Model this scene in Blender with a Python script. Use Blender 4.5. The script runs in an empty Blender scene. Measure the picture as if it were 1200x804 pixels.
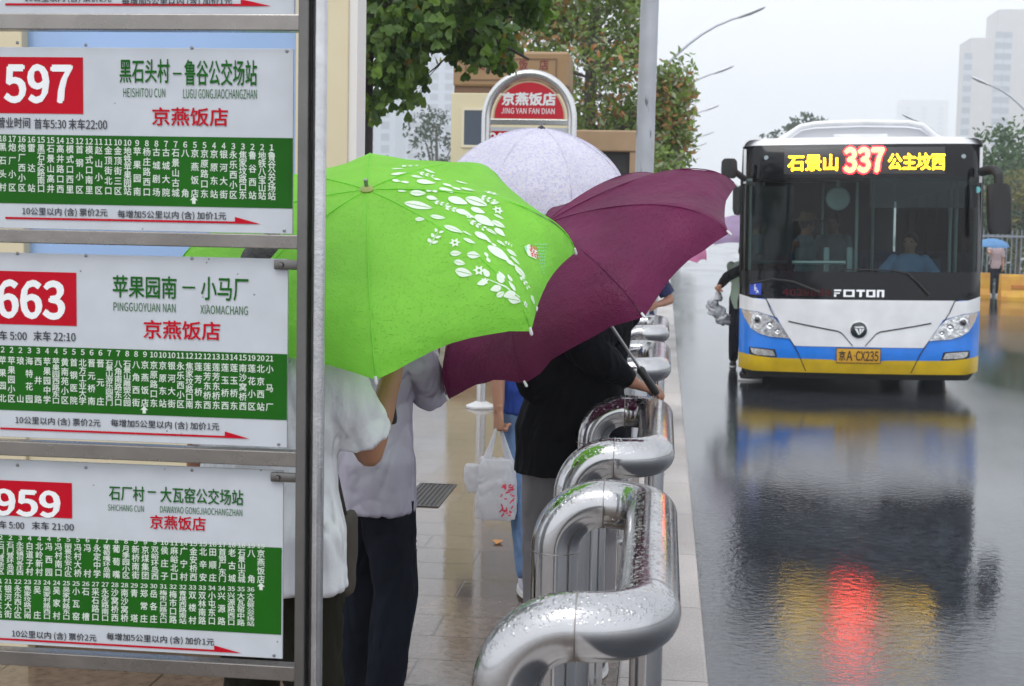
import bpy, bmesh, math, random
import mathutils.noise as mnoise
from mathutils import Vector as V, Matrix
from mathutils.bvhtree import BVHTree
S = bpy.context.scene
COL = S.collection
R = math.radians
random.seed(7)

# ------------------------------------------------------------------ camera
FPX = 1600.0                     # focal length in photo pixels (photo is 1200 wide)
VPX, VPY = 780.0, 268.0          # where the road direction vanishes
ROLL = 1.7
CAM = V((0, 0, 1.81))
yc = V(((VPX - 600) / FPX, (402 - VPY) / FPX, -1)).normalized()
zc = V((math.sin(R(ROLL)), math.cos(R(ROLL)), 0))
zc = (zc - yc * zc.dot(yc)).normalized()
xc = yc.cross(zc)
A = Matrix((xc, yc, zc))         # rows: world axes in camera space = camera->world rotation
cam_d = bpy.data.cameras.new('camera')
cam_d.sensor_width = 36
cam_d.lens = 36 * FPX / 1200
cam_d.clip_start = .05
cam_d.clip_end = 4000
cam = bpy.data.objects.new('camera', cam_d)
COL.objects.link(cam)
M4 = A.to_4x4(); M4.translation = CAM
cam.matrix_world = M4
S.camera = cam
cam_d.dof.use_dof = True
cam_d.dof.focus_distance = 4.2
cam_d.dof.aperture_fstop = 9.0

# ------------------------------------------------------------------ sky, sun, exposure
SUN_EL, SUN_AZ = R(58), R(200)
w = bpy.data.worlds.new('World'); S.world = w; w.use_nodes = True
nt = w.node_tree; nt.nodes.clear()
sky = nt.nodes.new('ShaderNodeTexSky'); sky.sky_type = 'NISHITA'; sky.sun_disc = False
sky.sun_elevation = SUN_EL; sky.sun_rotation = SUN_AZ; sky.dust_density = 4; sky.air_density = 1.2
hs = nt.nodes.new('ShaderNodeHueSaturation'); hs.inputs['Saturation'].default_value = .1
mx = nt.nodes.new('ShaderNodeMixRGB'); mx.inputs[0].default_value = .72
mx.inputs[2].default_value = (8.75, 9.1, 9.7, 1)
bg = nt.nodes.new('ShaderNodeBackground'); bg.inputs['Strength'].default_value = .10
ow = nt.nodes.new('ShaderNodeOutputWorld')
nt.links.new(sky.outputs[0], hs.inputs['Color']); nt.links.new(hs.outputs[0], mx.inputs[1])
nt.links.new(mx.outputs[0], bg.inputs[0]); nt.links.new(bg.outputs[0], ow.inputs[0])
sd = bpy.data.lights.new('sun', 'SUN'); sd.energy = .5; sd.angle = R(25); sd.color = (1, .99, .97)
so = bpy.data.objects.new('sun', sd); COL.objects.link(so)
sv = V((math.sin(SUN_AZ) * math.cos(SUN_EL), math.cos(SUN_AZ) * math.cos(SUN_EL), math.sin(SUN_EL)))
so.rotation_euler = sv.to_track_quat('Z', 'Y').to_euler()
so.location = (0, -10, 30)
S.view_settings.view_transform = 'Standard'; S.view_settings.look = 'None'
S.view_settings.exposure = 0.85; S.view_settings.gamma = 1; S.view_settings.use_curve_mapping = False
S.render.film_transparent = False
S.cycles.use_denoising = True
S.cycles.max_bounces = 10; S.cycles.volume_bounces = 6; S.cycles.transparent_max_bounces = 16
S.cycles.sample_clamp_indirect = 6

# ------------------------------------------------------------------ helpers
def ray(px, py):
    return (A @ V(((px - 600) / FPX, (402 - py) / FPX, -1))).normalized()
def at(px, py, X=None, Y=None, Z=None):          # a photo pixel met with a world plane
    d = ray(px, py)
    if Y is not None: t = (Y - CAM.y) / d.y
    elif Z is not None: t = (Z - CAM.z) / d.z
    else: t = (X - CAM.x) / d.x
    return CAM + d * t

MATS = {}
def mat(name, col, rough=.5, metal=0, var=0, vscale=6, bump=0, bscale=40, spec=.5, trans=0, emit=None, es=0,
        coat=0, rvar=0, sub=0, alpha=1, ior=None, col2=None, island=0):
    if name in MATS: return MATS[name]
    m = bpy.data.materials.new(name); m.use_nodes = True
    n = m.node_tree.nodes; l = m.node_tree.links
    b = n['Principled BSDF']
    b.inputs['Base Color'].default_value = (*col, 1)
    b.inputs['Roughness'].default_value = rough
    b.inputs['Metallic'].default_value = metal
    b.inputs['Specular IOR Level'].default_value = spec
    b.inputs['Transmission Weight'].default_value = trans
    b.inputs['Coat Weight'].default_value = coat
    b.inputs['Coat Roughness'].default_value = .06
    b.inputs['Alpha'].default_value = alpha
    if ior: b.inputs['IOR'].default_value = ior
    if emit: b.inputs['Emission Color'].default_value = (*emit, 1); b.inputs['Emission Strength'].default_value = es
    tc = n.new('ShaderNodeTexCoord')
    def noise(sc, det=4):
        t = n.new('ShaderNodeTexNoise'); t.inputs['Scale'].default_value = sc; t.inputs['Detail'].default_value = det
        l.new(tc.outputs['Object'], t.inputs['Vector']); return t
    if var or col2 or island:
        r = n.new('ShaderNodeValToRGB')
        c2 = col2 or tuple(min(1, c * (1 + var)) for c in col); c1 = col if col2 else tuple(c * (1 - var) for c in col)
        r.color_ramp.elements[0].position = .3; r.color_ramp.elements[1].position = .7
        r.color_ramp.elements[0].color = (*c1, 1); r.color_ramp.elements[1].color = (*c2, 1)
        if island:
            g = n.new('ShaderNodeNewGeometry'); l.new(g.outputs['Random Per Island'], r.inputs[0])
            r.color_ramp.elements[0].position = 0; r.color_ramp.elements[1].position = 1
        else: l.new(noise(vscale).outputs[0], r.inputs[0])
        l.new(r.outputs[0], b.inputs['Base Color'])
    if rvar:
        mr = n.new('ShaderNodeMapRange'); mr.inputs[3].default_value = max(.02, rough - rvar); mr.inputs[4].default_value = rough + rvar
        mr.inputs[1].default_value = .3; mr.inputs[2].default_value = .7
        l.new(noise(vscale * 1.7).outputs[0], mr.inputs[0]); l.new(mr.outputs[0], b.inputs['Roughness'])
    if bump:
        bp = n.new('ShaderNodeBump'); bp.inputs['Strength'].default_value = bump; bp.inputs['Distance'].default_value = .01
        l.new(noise(bscale).outputs[0], bp.inputs['Height']); l.new(bp.outputs[0], b.inputs['Normal'])
    MATS[name] = m
    return m
def nodes(m): return m.node_tree.nodes, m.node_tree.links, m.node_tree.nodes['Principled BSDF']
def translucent(m, k, col):                      # let light through a thin cloth or leaf
    n, l, b = nodes(m)
    t = n.new('ShaderNodeBsdfTranslucent'); t.inputs[0].default_value = (*col, 1)
    x = n.new('ShaderNodeMixShader'); x.inputs[0].default_value = k
    o = n['Material Output']
    l.new(b.outputs[0], x.inputs[1]); l.new(t.outputs[0], x.inputs[2]); l.new(x.outputs[0], o.inputs[0])
    if b.inputs['Base Color'].is_linked: l.new(b.inputs['Base Color'].links[0].from_socket, t.inputs[0])
    return m

_glyph = {}
try: SANS = bpy.data.fonts.load(bpy.utils.system_resource('DATAFILES', path='fonts') + '/Noto Sans CJK Regular.woff2')    # ships with Blender
except Exception: SANS = None
def glyph(s):
    """outline mesh of a line of writing"""
    if s not in _glyph:
        c = bpy.data.curves.new('glyph', 'FONT'); c.body = s; c.resolution_u = 3
        if SANS and any(ord(ch) < 128 for ch in s): c.font = SANS
        o = bpy.data.objects.new('glyph', c); m = bpy.data.meshes.new_from_object(o)
        _glyph[s] = ([(v.co.x, v.co.y) for v in m.vertices], [tuple(p.vertices) for p in m.polygons])
        bpy.data.objects.remove(o); bpy.data.curves.remove(c); bpy.data.meshes.remove(m)
    return _glyph[s]

def frame_of(d):
    d = d.normalized(); h = V((0, 0, 1)) if abs(d.z) < .9 else V((1, 0, 0))
    a = d.cross(h).normalized(); return a, a.cross(d).normalized()

class MB:
    def __init__(s): s.v = []; s.f = []; s.m = []; s.mi = 0
    def add(s, vs, fs):
        k = len(s.v); s.v += [V(p) for p in vs]; s.f += [tuple(i + k for i in f) for f in fs]; s.m += [s.mi] * len(fs); return s
    def box(s, c, d, rz=0, bev=0, rot=None):
        c = V(c); bm = bmesh.new(); bmesh.ops.create_cube(bm, size=1)
        for v in bm.verts: v.co = V((v.co.x * d[0], v.co.y * d[1], v.co.z * d[2]))
        if bev: bmesh.ops.bevel(bm, geom=bm.edges[:], offset=bev, segments=2, affect='EDGES', profile=.5)
        m = rot or Matrix.Rotation(rz, 3, 'Z')
        s.add([m @ v.co + c for v in bm.verts], [[v.index for v in f.verts] for f in bm.faces]) if not bev else s._bm(bm, m, c)
        bm.free(); return s
    def _bm(s, bm, m, c):
        bm.verts.index_update()
        s.add([m @ v.co + c for v in bm.verts], [[v.index for v in f.verts] for f in bm.faces])
    def boxb(s, lo, hi, bev=0):
        return s.box([(a + b) / 2 for a, b in zip(lo, hi)], [abs(b - a) for a, b in zip(lo, hi)], bev=bev)
    def ball(s, c, r, sub=2, sc=(1, 1, 1), rot=None):
        bm = bmesh.new(); bmesh.ops.create_icosphere(bm, subdivisions=sub, radius=1)
        m = rot or Matrix.Identity(3)
        for v in bm.verts: v.co = V((v.co.x * r * sc[0], v.co.y * r * sc[1], v.co.z * r * sc[2]))
        s._bm(bm, m, V(c)); bm.free(); return s
    def rings(s, rs, cap=True, closed=False):        # rs: list of equal-length point rings
        n = len(rs[0]); k = len(s.v)
        for r in rs: s.v += [V(p) for p in r]
        fs = []
        m = len(rs)
        for i in range(m if closed else m - 1):
            for j in range(n):
                a, b = k + i * n + j, k + i * n + (j + 1) % n
                c, d = k + ((i + 1) % m) * n + (j + 1) % n, k + ((i + 1) % m) * n + j
                fs.append((a, b, c, d))
        if cap and not closed: fs.append(tuple(range(k + n - 1, k - 1, -1))); fs.append(tuple(range(k + (m - 1) * n, k + m * n)))
        s.f += fs; s.m += [s.mi] * len(fs); return s
    def tube(s, path, r, n=12, cap=True):
        path = [V(p) for p in path]; rr = r if isinstance(r, (list, tuple)) else [r] * len(path)
        rs = []; a = None
        for i, p in enumerate(path):
            d = (path[min(i + 1, len(path) - 1)] - path[max(i - 1, 0)])
            if d.length < 1e-9: d = V((0, 0, 1))
            d.normalize()
            if a is None: a, b = frame_of(d)
            else:
                a = (a - d * a.dot(d))
                a = a.normalized() if a.length > 1e-6 else frame_of(d)[0]
                b = a.cross(d).normalized()
            rs.append([p + (a * math.cos(t) + b * math.sin(t)) * rr[i] for t in [2 * math.pi * j / n for j in range(n)]])
        return s.rings(rs, cap)
    def lathe(s, prof, c=(0, 0, 0), axis=V((0, 0, 1)), n=24, cap=True):   # prof: (radius, height along axis)
        a, b = frame_of(V(axis)); ax = V(axis).normalized(); c = V(c)
        return s.rings([[c + ax * h + (a * math.cos(2 * math.pi * j / n) + b * math.sin(2 * math.pi * j / n)) * r for j in range(n)] for r, h in prof], cap)
    def poly(s, pts): return s.add(pts, [tuple(range(len(pts)))])
    def prism(s, pts, dv):
        n = len(pts); p2 = [V(p) + V(dv) for p in pts]
        return s.add(list(pts) + p2, [tuple(range(n)), tuple(range(2 * n - 1, n - 1, -1))] + [(i, i + n, (i + 1) % n + n, (i + 1) % n) for i in range(n)])
    def strip(s, pts, wd, up):                      # flat ribbon along pts, up = face normal
        up = V(up); L = []; Rr = []
        for i, p in enumerate(pts):
            d = (V(pts[min(i + 1, len(pts) - 1)]) - V(pts[max(i - 1, 0)])).normalized(); q = d.cross(up).normalized() * wd / 2
            L.append(V(p) - q); Rr.append(V(p) + q)
        n = len(pts)
        return s.add(L + Rr, [(i, i + 1, n + i + 1, n + i) for i in range(n - 1)])
    def text(s, t, o, ux, uy, w=None, h=1, off=0, cell=False):
        """lettering fitted into a w x h box whose lower left corner is o; cell: keep the em cell, not the ink box"""
        vs, fs = glyph(t); o = V(o); ux = V(ux); uy = V(uy); nz = ux.cross(uy)
        if cell: x0, x1, y0, y1 = 0, 1, -.1, .87
        else:
            x0 = min(p[0] for p in vs); x1 = max(p[0] for p in vs); y0 = min(p[1] for p in vs); y1 = max(p[1] for p in vs)
        sy = h / (y1 - y0); sx = (w / (x1 - x0)) if w else sy
        if off: off *= (y1 - y0) / .72
        for j, (dx, dy) in enumerate(((0, 0), (1, .4), (-1, -.4), (0, .9), (0, -.9)) if off else ((0, 0),)):   # bold: a few shifted strikes
            s.add([o + ux * (p[0] - x0 + dx * off) * sx + uy * (p[1] - y0 + dy * off) * sy + nz * (.00012 * j) for p in vs], fs)
        return s
    def build(s, name, mats, parent=None, smooth=False, local=False, origin=None):
        me = bpy.data.meshes.new(name)
        if not isinstance(mats, (list, tuple)): mats = [mats]
        off = V((0, 0, 0))
        if not local:
            if parent is not None: off = wloc(parent)
            elif origin is not None: off = V(origin)
            else:
                xs = [[v[i] for v in s.v] for i in range(3)]
                off = V(((min(xs[0]) + max(xs[0])) / 2, (min(xs[1]) + max(xs[1])) / 2, min(xs[2])))
        me.from_pydata([v - off for v in s.v], [], s.f)
        for m in mats: me.materials.append(m)
        if len(mats) > 1: me.polygons.foreach_set('material_index', s.m)
        if smooth:
            me.polygons.foreach_set('use_smooth', [True] * len(me.polygons))
            if smooth != 'all': me.set_sharp_from_angle(angle=R(40))
        me.update()
        o = bpy.data.objects.new(name, me); COL.objects.link(o)
        if parent is not None: o.parent = parent
        elif not local: o.location = off
        return o
    def remesh(s, vox, smooth=4, wrinkle=0, wscale=9, stretch=(1, 1, .55)):
        me = bpy.data.meshes.new('tmp'); me.from_pydata(s.v, [], s.f); me.update()
        bm = bmesh.new(); bm.from_mesh(me); bmesh.ops.recalc_face_normals(bm, faces=bm.faces); bm.to_mesh(me); bm.free()
        o = bpy.data.objects.new('tmp', me); COL.objects.link(o)
        r = o.modifiers.new('r', 'REMESH'); r.mode = 'VOXEL'; r.voxel_size = vox
        q = o.modifiers.new('s', 'SMOOTH'); q.iterations = smooth; q.factor = .5
        m = bpy.data.meshes.new_from_object(o.evaluated_get(bpy.context.evaluated_depsgraph_get()))
        vs = [v.co.copy() for v in m.vertices]
        if wrinkle:
            ns = [v.normal.copy() for v in m.vertices]
            for i, p in enumerate(vs):
                q = V((p.x * stretch[0], p.y * stretch[1], p.z * stretch[2])) * wscale
                q += V((mnoise.noise(q * .6), mnoise.noise(q * .6 + V((5, 5, 5))), mnoise.noise(q * .6 + V((9, 2, 4))))) * 1.2
                k = max(0, 1 - 2.6 * abs(mnoise.noise(q))) ** 1.6; k2 = max(0, 1 - 3 * abs(mnoise.noise(q * 1.9 + V((7, 1, 3))))) ** 2      # creases
                vs[i] = p + ns[i] * max(-.003, wrinkle * (.45 + .7 * mnoise.noise(q * .55) - k * .5 - k2 * .28))
        fs = [tuple(p.vertices) for p in m.polygons]
        bpy.data.objects.remove(o); bpy.data.meshes.remove(me); bpy.data.meshes.remove(m)
        out = MB(); out.add(vs, fs); return out

def wloc(o):
    p = V(o.location)
    while o.parent is not None: o = o.parent; p = p + V(o.location)
    return p
def tag(o, label=None, cat=None, group=None, kind=None):
    if label: o['label'] = label
    if cat: o['category'] = cat
    if group: o['group'] = group
    if kind: o['kind'] = kind
    return o
def thing(name, label, cat, loc=(0, 0, 0), group=None, rz=0):
    o = bpy.data.objects.new(name, None); COL.objects.link(o)
    o.location = loc; o.rotation_euler = (0, 0, rz); o.empty_display_size = .2
    return tag(o, label, cat, group)
def dup(root, loc, rz=None, label=None, group=None):
    r = root.copy(); COL.objects.link(r); r.location = loc
    if rz is not None: r.rotation_euler = (0, 0, rz)
    tag(r, label, None, group)
    def kids(src, dst):
        for ch in list(src.children):
            c = ch.copy(); COL.objects.link(c); c.parent = dst; kids(ch, c)
    kids(root, r)
    return r
def round_path(pts, rad, n=8):                      # a polyline with its corners rounded
    pts = [V(p) for p in pts]; out = [pts[0]]
    for i in range(1, len(pts) - 1):
        a = (pts[i - 1] - pts[i]); b = (pts[i + 1] - pts[i]); a.normalize(); b.normalize()
        ang = a.angle(b); d = rad / math.tan(ang / 2); p0 = pts[i] + a * d; p1 = pts[i] + b * d
        c = pts[i] + (a + b).normalized() * (rad / math.sin(ang / 2))
        v0 = p0 - c; v1 = p1 - c; tot = v0.angle(v1); axn = v0.cross(v1).normalized()
        for k in range(n + 1): out.append(c + Matrix.Rotation(tot * k / n, 3, axn) @ v0)
    out.append(pts[-1]); return out
# ------------------------------------------------------------------ setting: ground, road, kerb, pavement
PZ = .13
def wet(name, col, var, rlo, rhi, brick=None, bumpd=.004, bs=70, pscale=.9, streak=(1, 1, 1)):
    m = mat(name, col, .3)
    n, l, b = nodes(m)
    b.inputs['IOR'].default_value = 1.5
    tc = n.new('ShaderNodeTexCoord')
    def noise(sc, det=5, vec=None):
        t = n.new('ShaderNodeTexNoise'); t.inputs['Scale'].default_value = sc; t.inputs['Detail'].default_value = det
        mp = n.new('ShaderNodeMapping'); mp.inputs['Scale'].default_value = vec or (1, 1, 1)
        l.new(tc.outputs['Object'], mp.inputs[0]); l.new(mp.outputs[0], t.inputs['Vector']); return t.outputs[0]
    def ramp(src, a, b_, c1, c2):
        r = n.new('ShaderNodeValToRGB'); r.color_ramp.elements[0].position = a; r.color_ramp.elements[1].position = b_
        r.color_ramp.elements[0].color = (*c1, 1); r.color_ramp.elements[1].color = (*c2, 1); l.new(src, r.inputs[0]); return r.outputs[0]
    c = ramp(noise(bs * .8, 3), .35, .7, tuple(x * (1 - var) for x in col), tuple(x * (1 + var) for x in col))
    big = ramp(noise(.7, 4), .35, .65, (.75, .75, .75), (1.15, 1.15, 1.15))
    mu = n.new('ShaderNodeMixRGB'); mu.blend_type = 'MULTIPLY'; mu.inputs[0].default_value = 1; l.new(c, mu.inputs[1]); l.new(big, mu.inputs[2])
    c = mu.outputs[0]
    pud = ramp(noise(pscale, 4, streak), .38, .62, (0, 0, 0), (1, 1, 1))       # 0 standing water .. 1 damp grain
    mr = n.new('ShaderNodeMapRange'); mr.inputs[3].default_value = rlo; mr.inputs[4].default_value = rhi; l.new(pud, mr.inputs[0])
    l.new(mr.outputs[0], b.inputs['Roughness'])
    hg_ = n.new('ShaderNodeMath'); hg_.operation = 'MULTIPLY_ADD'; hg_.inputs[1].default_value = .26
    l.new(noise(bs * 4.5, 2), hg_.inputs[0]); l.new(noise(bs, 3), hg_.inputs[2]); hgt = hg_.outputs[0]
    ms = n.new('ShaderNodeMath'); ms.operation = 'MULTIPLY'; l.new(hgt, ms.inputs[0])
    mm = n.new('ShaderNodeMapRange'); mm.inputs[3].default_value = .25; mm.inputs[4].default_value = 1; l.new(pud, mm.inputs[0]); l.new(mm.outputs[0], ms.inputs[1])
    h = ms.outputs[0]
    if brick:
        bt = n.new('ShaderNodeTexBrick'); bt.inputs['Scale'].default_value = 1
        bt.inputs['Brick Width'].default_value = brick[0]; bt.inputs['Row Height'].default_value = brick[1]; bt.inputs['Mortar Size'].default_value = brick[2]
        bt.inputs['Mortar Smooth'].default_value = .3
        bt.inputs['Color1'].default_value = (.9, .88, .86, 1); bt.inputs['Color2'].default_value = (1.12, 1.08, 1.05, 1); bt.inputs['Mortar'].default_value = (.4, .38, .36, 1)
        l.new(tc.outputs['Object'], bt.inputs['Vector'])
        m2 = n.new('ShaderNodeMixRGB'); m2.blend_type = 'MULTIPLY'; m2.inputs[0].default_value = 1; l.new(c, m2.inputs[1]); l.new(bt.outputs[0], m2.inputs[2]); c = m2.outputs[0]
        sb = n.new('ShaderNodeMath'); sb.operation = 'SUBTRACT'; l.new(h, sb.inputs[0]); l.new(bt.outputs['Fac'], sb.inputs[1]); h = sb.outputs[0]
        if len(brick) > 3:       # each tile lies a hair out of level
            b2 = n.new('ShaderNodeTexBrick'); b2.inputs['Scale'].default_value = 1
            b2.inputs['Brick Width'].default_value = brick[0]; b2.inputs['Row Height'].default_value = brick[1]; b2.inputs['Mortar Size'].default_value = 0
            b2.inputs['Color1'].default_value = (0, 0, 0, 1); b2.inputs['Color2'].default_value = (1, 1, 1, 1)
            l.new(tc.outputs['Object'], b2.inputs['Vector'])
            ma = n.new('ShaderNodeMath'); ma.operation = 'MULTIPLY_ADD'; ma.inputs[1].default_value = brick[3]; l.new(b2.outputs[0], ma.inputs[0]); l.new(mr.outputs[0], ma.inputs[2])
            l.new(ma.outputs[0], b.inputs['Roughness'])
    l.new(c, b.inputs['Base Color'])
    bp = n.new('ShaderNodeBump'); bp.inputs['Strength'].default_value = 1; bp.inputs['Distance'].default_value = bumpd
    l.new(h, bp.inputs['Height']); l.new(bp.outputs[0], b.inputs['Normal'])
    return m
def sheet(name, x0, x1, y0, y1, z, m, seg=1):
    o = MB().add([(x0, y0, z), (x1, y0, z), (x1, y1, z), (x0, y1, z)], [(0, 1, 2, 3)]).build(name, m, origin=(0, 0, 0))
    return tag(o, kind='structure')
tag(sheet('ground', -900, 900, -60, 1500, -.03, mat('bare_ground', (.10, .11, .09), .8, var=.3, vscale=.2)), kind='structure')
XF = .018                                    # crossfall of the carriageway
def road_z(x): return max(0, (x - .187) * XF if x < 8.6 else (17 - x) * XF)
rdm = MB(); xs_ = [.207, 8.6, 17]
for i in range(2):
    rdm.add([(xs_[i], -25, road_z(xs_[i])), (xs_[i + 1], -25, road_z(xs_[i + 1])), (xs_[i + 1], 700, road_z(xs_[i + 1])), (xs_[i], 700, road_z(xs_[i]))], [(0, 1, 2, 3)])
tag(rdm.build('road', wet('wet_asphalt', (.034, .038, .047), .4, .02, .10, bumpd=.0020, bs=25, pscale=.55, streak=(1, .35, 1)), origin=(0, 0, 0)), kind='structure')
KX0, KX1 = -.13, .207
wk = wet('wet_granite', (.42, .40, .39), .15, .3, .5, brick=(40, 1.0, .004), bumpd=.002, bs=120)
kb = MB()
kb.boxb((KX0, -25, -.2), (KX1, 700, PZ + .004), bev=.012)
tag(kb.build('kerb', wk, origin=(0, 0, 0)), kind='structure')
wp = wet('wet_paving', (.12, .088, .066), .22, .02, .11, brick=(.6, .3, .006, .06), bumpd=.0006, bs=30, pscale=1.4, streak=(1, .5, 1))
pv = MB().boxb((-30, -25, -.2), (KX0, 700, PZ))
tag(pv.build('pavement', wp, origin=(0, 0, 0)), kind='structure')
fp = MB().boxb((17, -25, -.2), (30, 700, PZ))
tag(fp.build('far_pavement', wet('wet_far_paving', (.2, .19, .18), .2, .1, .3), origin=(0, 0, 0)), kind='structure')
# puddled drain opening in the pavement
g0 = at(492, 592, Z=PZ); g1 = at(526, 568, Z=PZ)
dr = MB()
gx0, gx1, gy0, gy1 = g0.x - .12, g0.x + .12, g0.y - .05, g1.y
dg = thing('drain_grate', 'small dark square drain grate set in the wet paving', 'drain grate', ((gx0 + gx1) / 2, (gy0 + gy1) / 2, PZ))
fr = MB(); zt = PZ + .006
for a, b_ in (((gx0, gy0), (gx1, gy0 + .02)), ((gx0, gy1 - .02), (gx1, gy1)), ((gx0, gy0 + .02), (gx0 + .02, gy1 - .02)), ((gx1 - .02, gy0 + .02), (gx1, gy1 - .02))):
    fr.boxb((*a, PZ - .02), (*b_, zt))
fr.build('frame', mat('dark_iron', (.03, .028, .026), .4, metal=.6, bump=.3), dg)
gr = MB()
for i in range(7):
    x = gx0 + .035 + i * (gx1 - gx0 - .07) / 6
    gr.boxb((x - .006, gy0 + .02, PZ - .02), (x + .006, gy1 - .02, zt - .001))
gr.build('grille', MATS['dark_iron'], dg)
MB().boxb((gx0 + .02, gy0 + .02, PZ - .02), (gx1 - .02, gy1 - .02, PZ + .002)).build('pit', mat('pit_black', (.004, .004, .004), .6), dg)
# fallen leaf
lf = at(583, 637, Z=PZ)
lm = MB()
pts = [(0, -.03), (.012, -.015), (.03, 0), (.022, .02), (0, .035), (-.02, .022), (-.028, 0), (-.012, -.015)]
lm.prism([(lf.x + x, lf.y + y * 1.4, PZ + .006 + .01 * abs(x) / .03) for x, y in pts], (0, 0, .001))
tag(lm.build('fallen_leaf', mat('orange_leaf', (.5, .2, .03), .5)), 'small orange fallen leaf lying on the wet paving', 'leaf')
# ------------------------------------------------------------------ stainless queue railings
steel = mat('wet_stainless', (.44, .44, .45), .13, metal=1, var=.16, vscale=3.5)
n, l, b = nodes(steel)
tc = n.new('ShaderNodeTexCoord')
def vor(sc):
    v = n.new('ShaderNodeTexVoronoi'); v.inputs['Scale'].default_value = sc; l.new(tc.outputs['Object'], v.inputs['Vector'])
    r = n.new('ShaderNodeMapRange'); r.interpolation_type = 'SMOOTHERSTEP'; r.inputs[1].default_value = .15; r.inputs[2].default_value = .48; r.inputs[3].default_value = 1; r.inputs[4].default_value = 0
    l.new(v.outputs['Distance'], r.inputs[0])
    h = n.new('ShaderNodeMath'); h.operation = 'GREATER_THAN'; h.inputs[1].default_value = .55; sx = n.new('ShaderNodeSeparateXYZ'); l.new(v.outputs['Color'], sx.inputs[0]); l.new(sx.outputs[0], h.inputs[0])
    q = n.new('ShaderNodeMath'); q.operation = 'MULTIPLY'; l.new(r.outputs[0], q.inputs[0]); l.new(h.outputs[0], q.inputs[1]); return q.outputs[0]
d1 = vor(230); d2 = vor(110)
ad = n.new('ShaderNodeMath'); ad.operation = 'ADD'; l.new(d1, ad.inputs[0]); l.new(d2, ad.inputs[1])
# beads of rain stay on the upward faces
ge = n.new('ShaderNodeNewGeometry'); sz = n.new('ShaderNodeSeparateXYZ'); l.new(ge.outputs['Normal'], sz.inputs[0])
up = n.new('ShaderNodeMapRange'); up.inputs[1].default_value = .25; up.inputs[2].default_value = .8; l.new(sz.outputs[2], up.inputs[0])
mk = n.new('ShaderNodeMath'); mk.operation = 'MULTIPLY'; l.new(ad.outputs[0], mk.inputs[0]); l.new(up.outputs[0], mk.inputs[1])
sn = n.new('ShaderNodeTexNoise'); sn.inputs['Scale'].default_value = 14; l.new(tc.outputs['Object'], sn.inputs['Vector'])
sm = n.new('ShaderNodeMath'); sm.operation = 'MULTIPLY_ADD'; sm.inputs[1].default_value = .10; l.new(sn.outputs[0], sm.inputs[0]); l.new(mk.outputs[0], sm.inputs[2])
bp = n.new('ShaderNodeBump'); bp.inputs['Strength'].default_value = .9; bp.inputs['Distance'].default_value = .0022
l.new(sm.outputs[0], bp.inputs['Height']); l.new(bp.outputs[0], b.inputs['Normal'])
rn = n.new('ShaderNodeMapRange'); rn.inputs[3].default_value = .07; rn.inputs[4].default_value = .2
n2 = n.new('ShaderNodeTexNoise'); n2.inputs['Scale'].default_value = 9; l.new(tc.outputs['Object'], n2.inputs['Vector'])
l.new(n2.outputs[0], rn.inputs[0]); l.new(rn.outputs[0], b.inputs['Roughness'])
weld = mat('weld_line', (.28, .26, .25), .4, metal=1)

RH, RR, OFF = 1.09 - .057, .057, .225       # height of the tube centre, tube radius, how far the legs stand back
def railing(length, label):
    t = thing('queue_railing', label, 'railing', (0, 0, PZ), 'stainless steel queue railings along the kerb')
    y1 = length
    p = round_path([(-OFF, 0, 0), (-OFF, 0, RH), (0, 0, RH), (0, y1, RH), (-OFF, y1, RH), (-OFF, y1, 0)], .11, 12)
    MB().tube(p, RR, 36).build('rail_tube', steel, t, smooth=True, local=True)
    for y, dy in ((0, .112), (y1, -.112)):
        for c_, ax in (((0, y + dy, RH), (0, 1, 0)), ((-OFF, y, RH - .115), (0, 0, 1)), ((-OFF / 2, y, RH), (1, 0, 0))):
            MB().lathe([(RR + .0004, -.0013), (RR + .0009, 0), (RR + .0004, .0013)], c_, ax, 36, cap=False).build('weld_seam', weld, t, smooth=True, local=True)
    for y in (.12, y1 - .12):
        MB().tube([(0, y, 0), (0, y, RH - .03)], .028, 20).build('post', steel, t, smooth=True, local=True)
    for x, y, r in ((-OFF, 0, .085), (-OFF, y1, .085), (0, .12, .055), (0, y1 - .12, .055)):
        MB().lathe([(r, .001), (r, .012), (r - .02, .02)], (x, y, 0), n=24).build('base_flange', steel, t, smooth=True, local=True)
    return t
RX = -.012
r1 = railing(1.0, 'nearest stainless railing at the bottom of the photo, covered in rain drops')
r1.location = (RX, 2.17, PZ)
for y, lab in ((3.82, 'second stainless railing from the camera, under the hand of the person in black'),
               (6.25, 'third stainless railing, seen just beyond the hand of the person in black'),
               (8.4, 'fourth and farthest visible stainless railing, beside the person in blue')):
    dup(r1, (RX, y, PZ), label=lab)
# ------------------------------------------------------------------ near timetable rack with route boards
RY = 2.85
PXM = FPX / RY / 1.0                        # photo pixels per metre in the rack plane (about)
UX, UZ = V((1, 0, 0)), V((0, 0, 1))
def rp(px, py, dy=0): p = at(px, py, Y=RY); p.y += dy; return p
K = (rp(300, 300) - rp(200, 300)).length / 100       # metres per photo pixel
top_z, base = 2.62, rp(360, 400)
rack = thing('bus_stop_rack', 'tall steel rack of white and green bus route boards standing at the left', 'bus stop sign', (base.x - .35, RY, PZ))
bar_m = mat('wet_bar_steel', (.23, .215, .2), .28, metal=.9, var=.14, vscale=9, bump=.04, bscale=60, rvar=.08)
tube_m = mat('bright_tube', (.5, .5, .51), .2, metal=1, var=.12, vscale=20, bump=.05, bscale=120)
flat_m = mat('grey_flat_steel', (.15, .145, .14), .34, metal=.85, var=.15, vscale=8, bump=.05, bscale=70)
xr0, xr1 = rp(352, 300).x, rp(364, 300).x
xt0, xt1 = rp(364, 300).x, rp(381.5, 300).x
BL = rp(-26, 300).x                          # left edge of the boards
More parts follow.
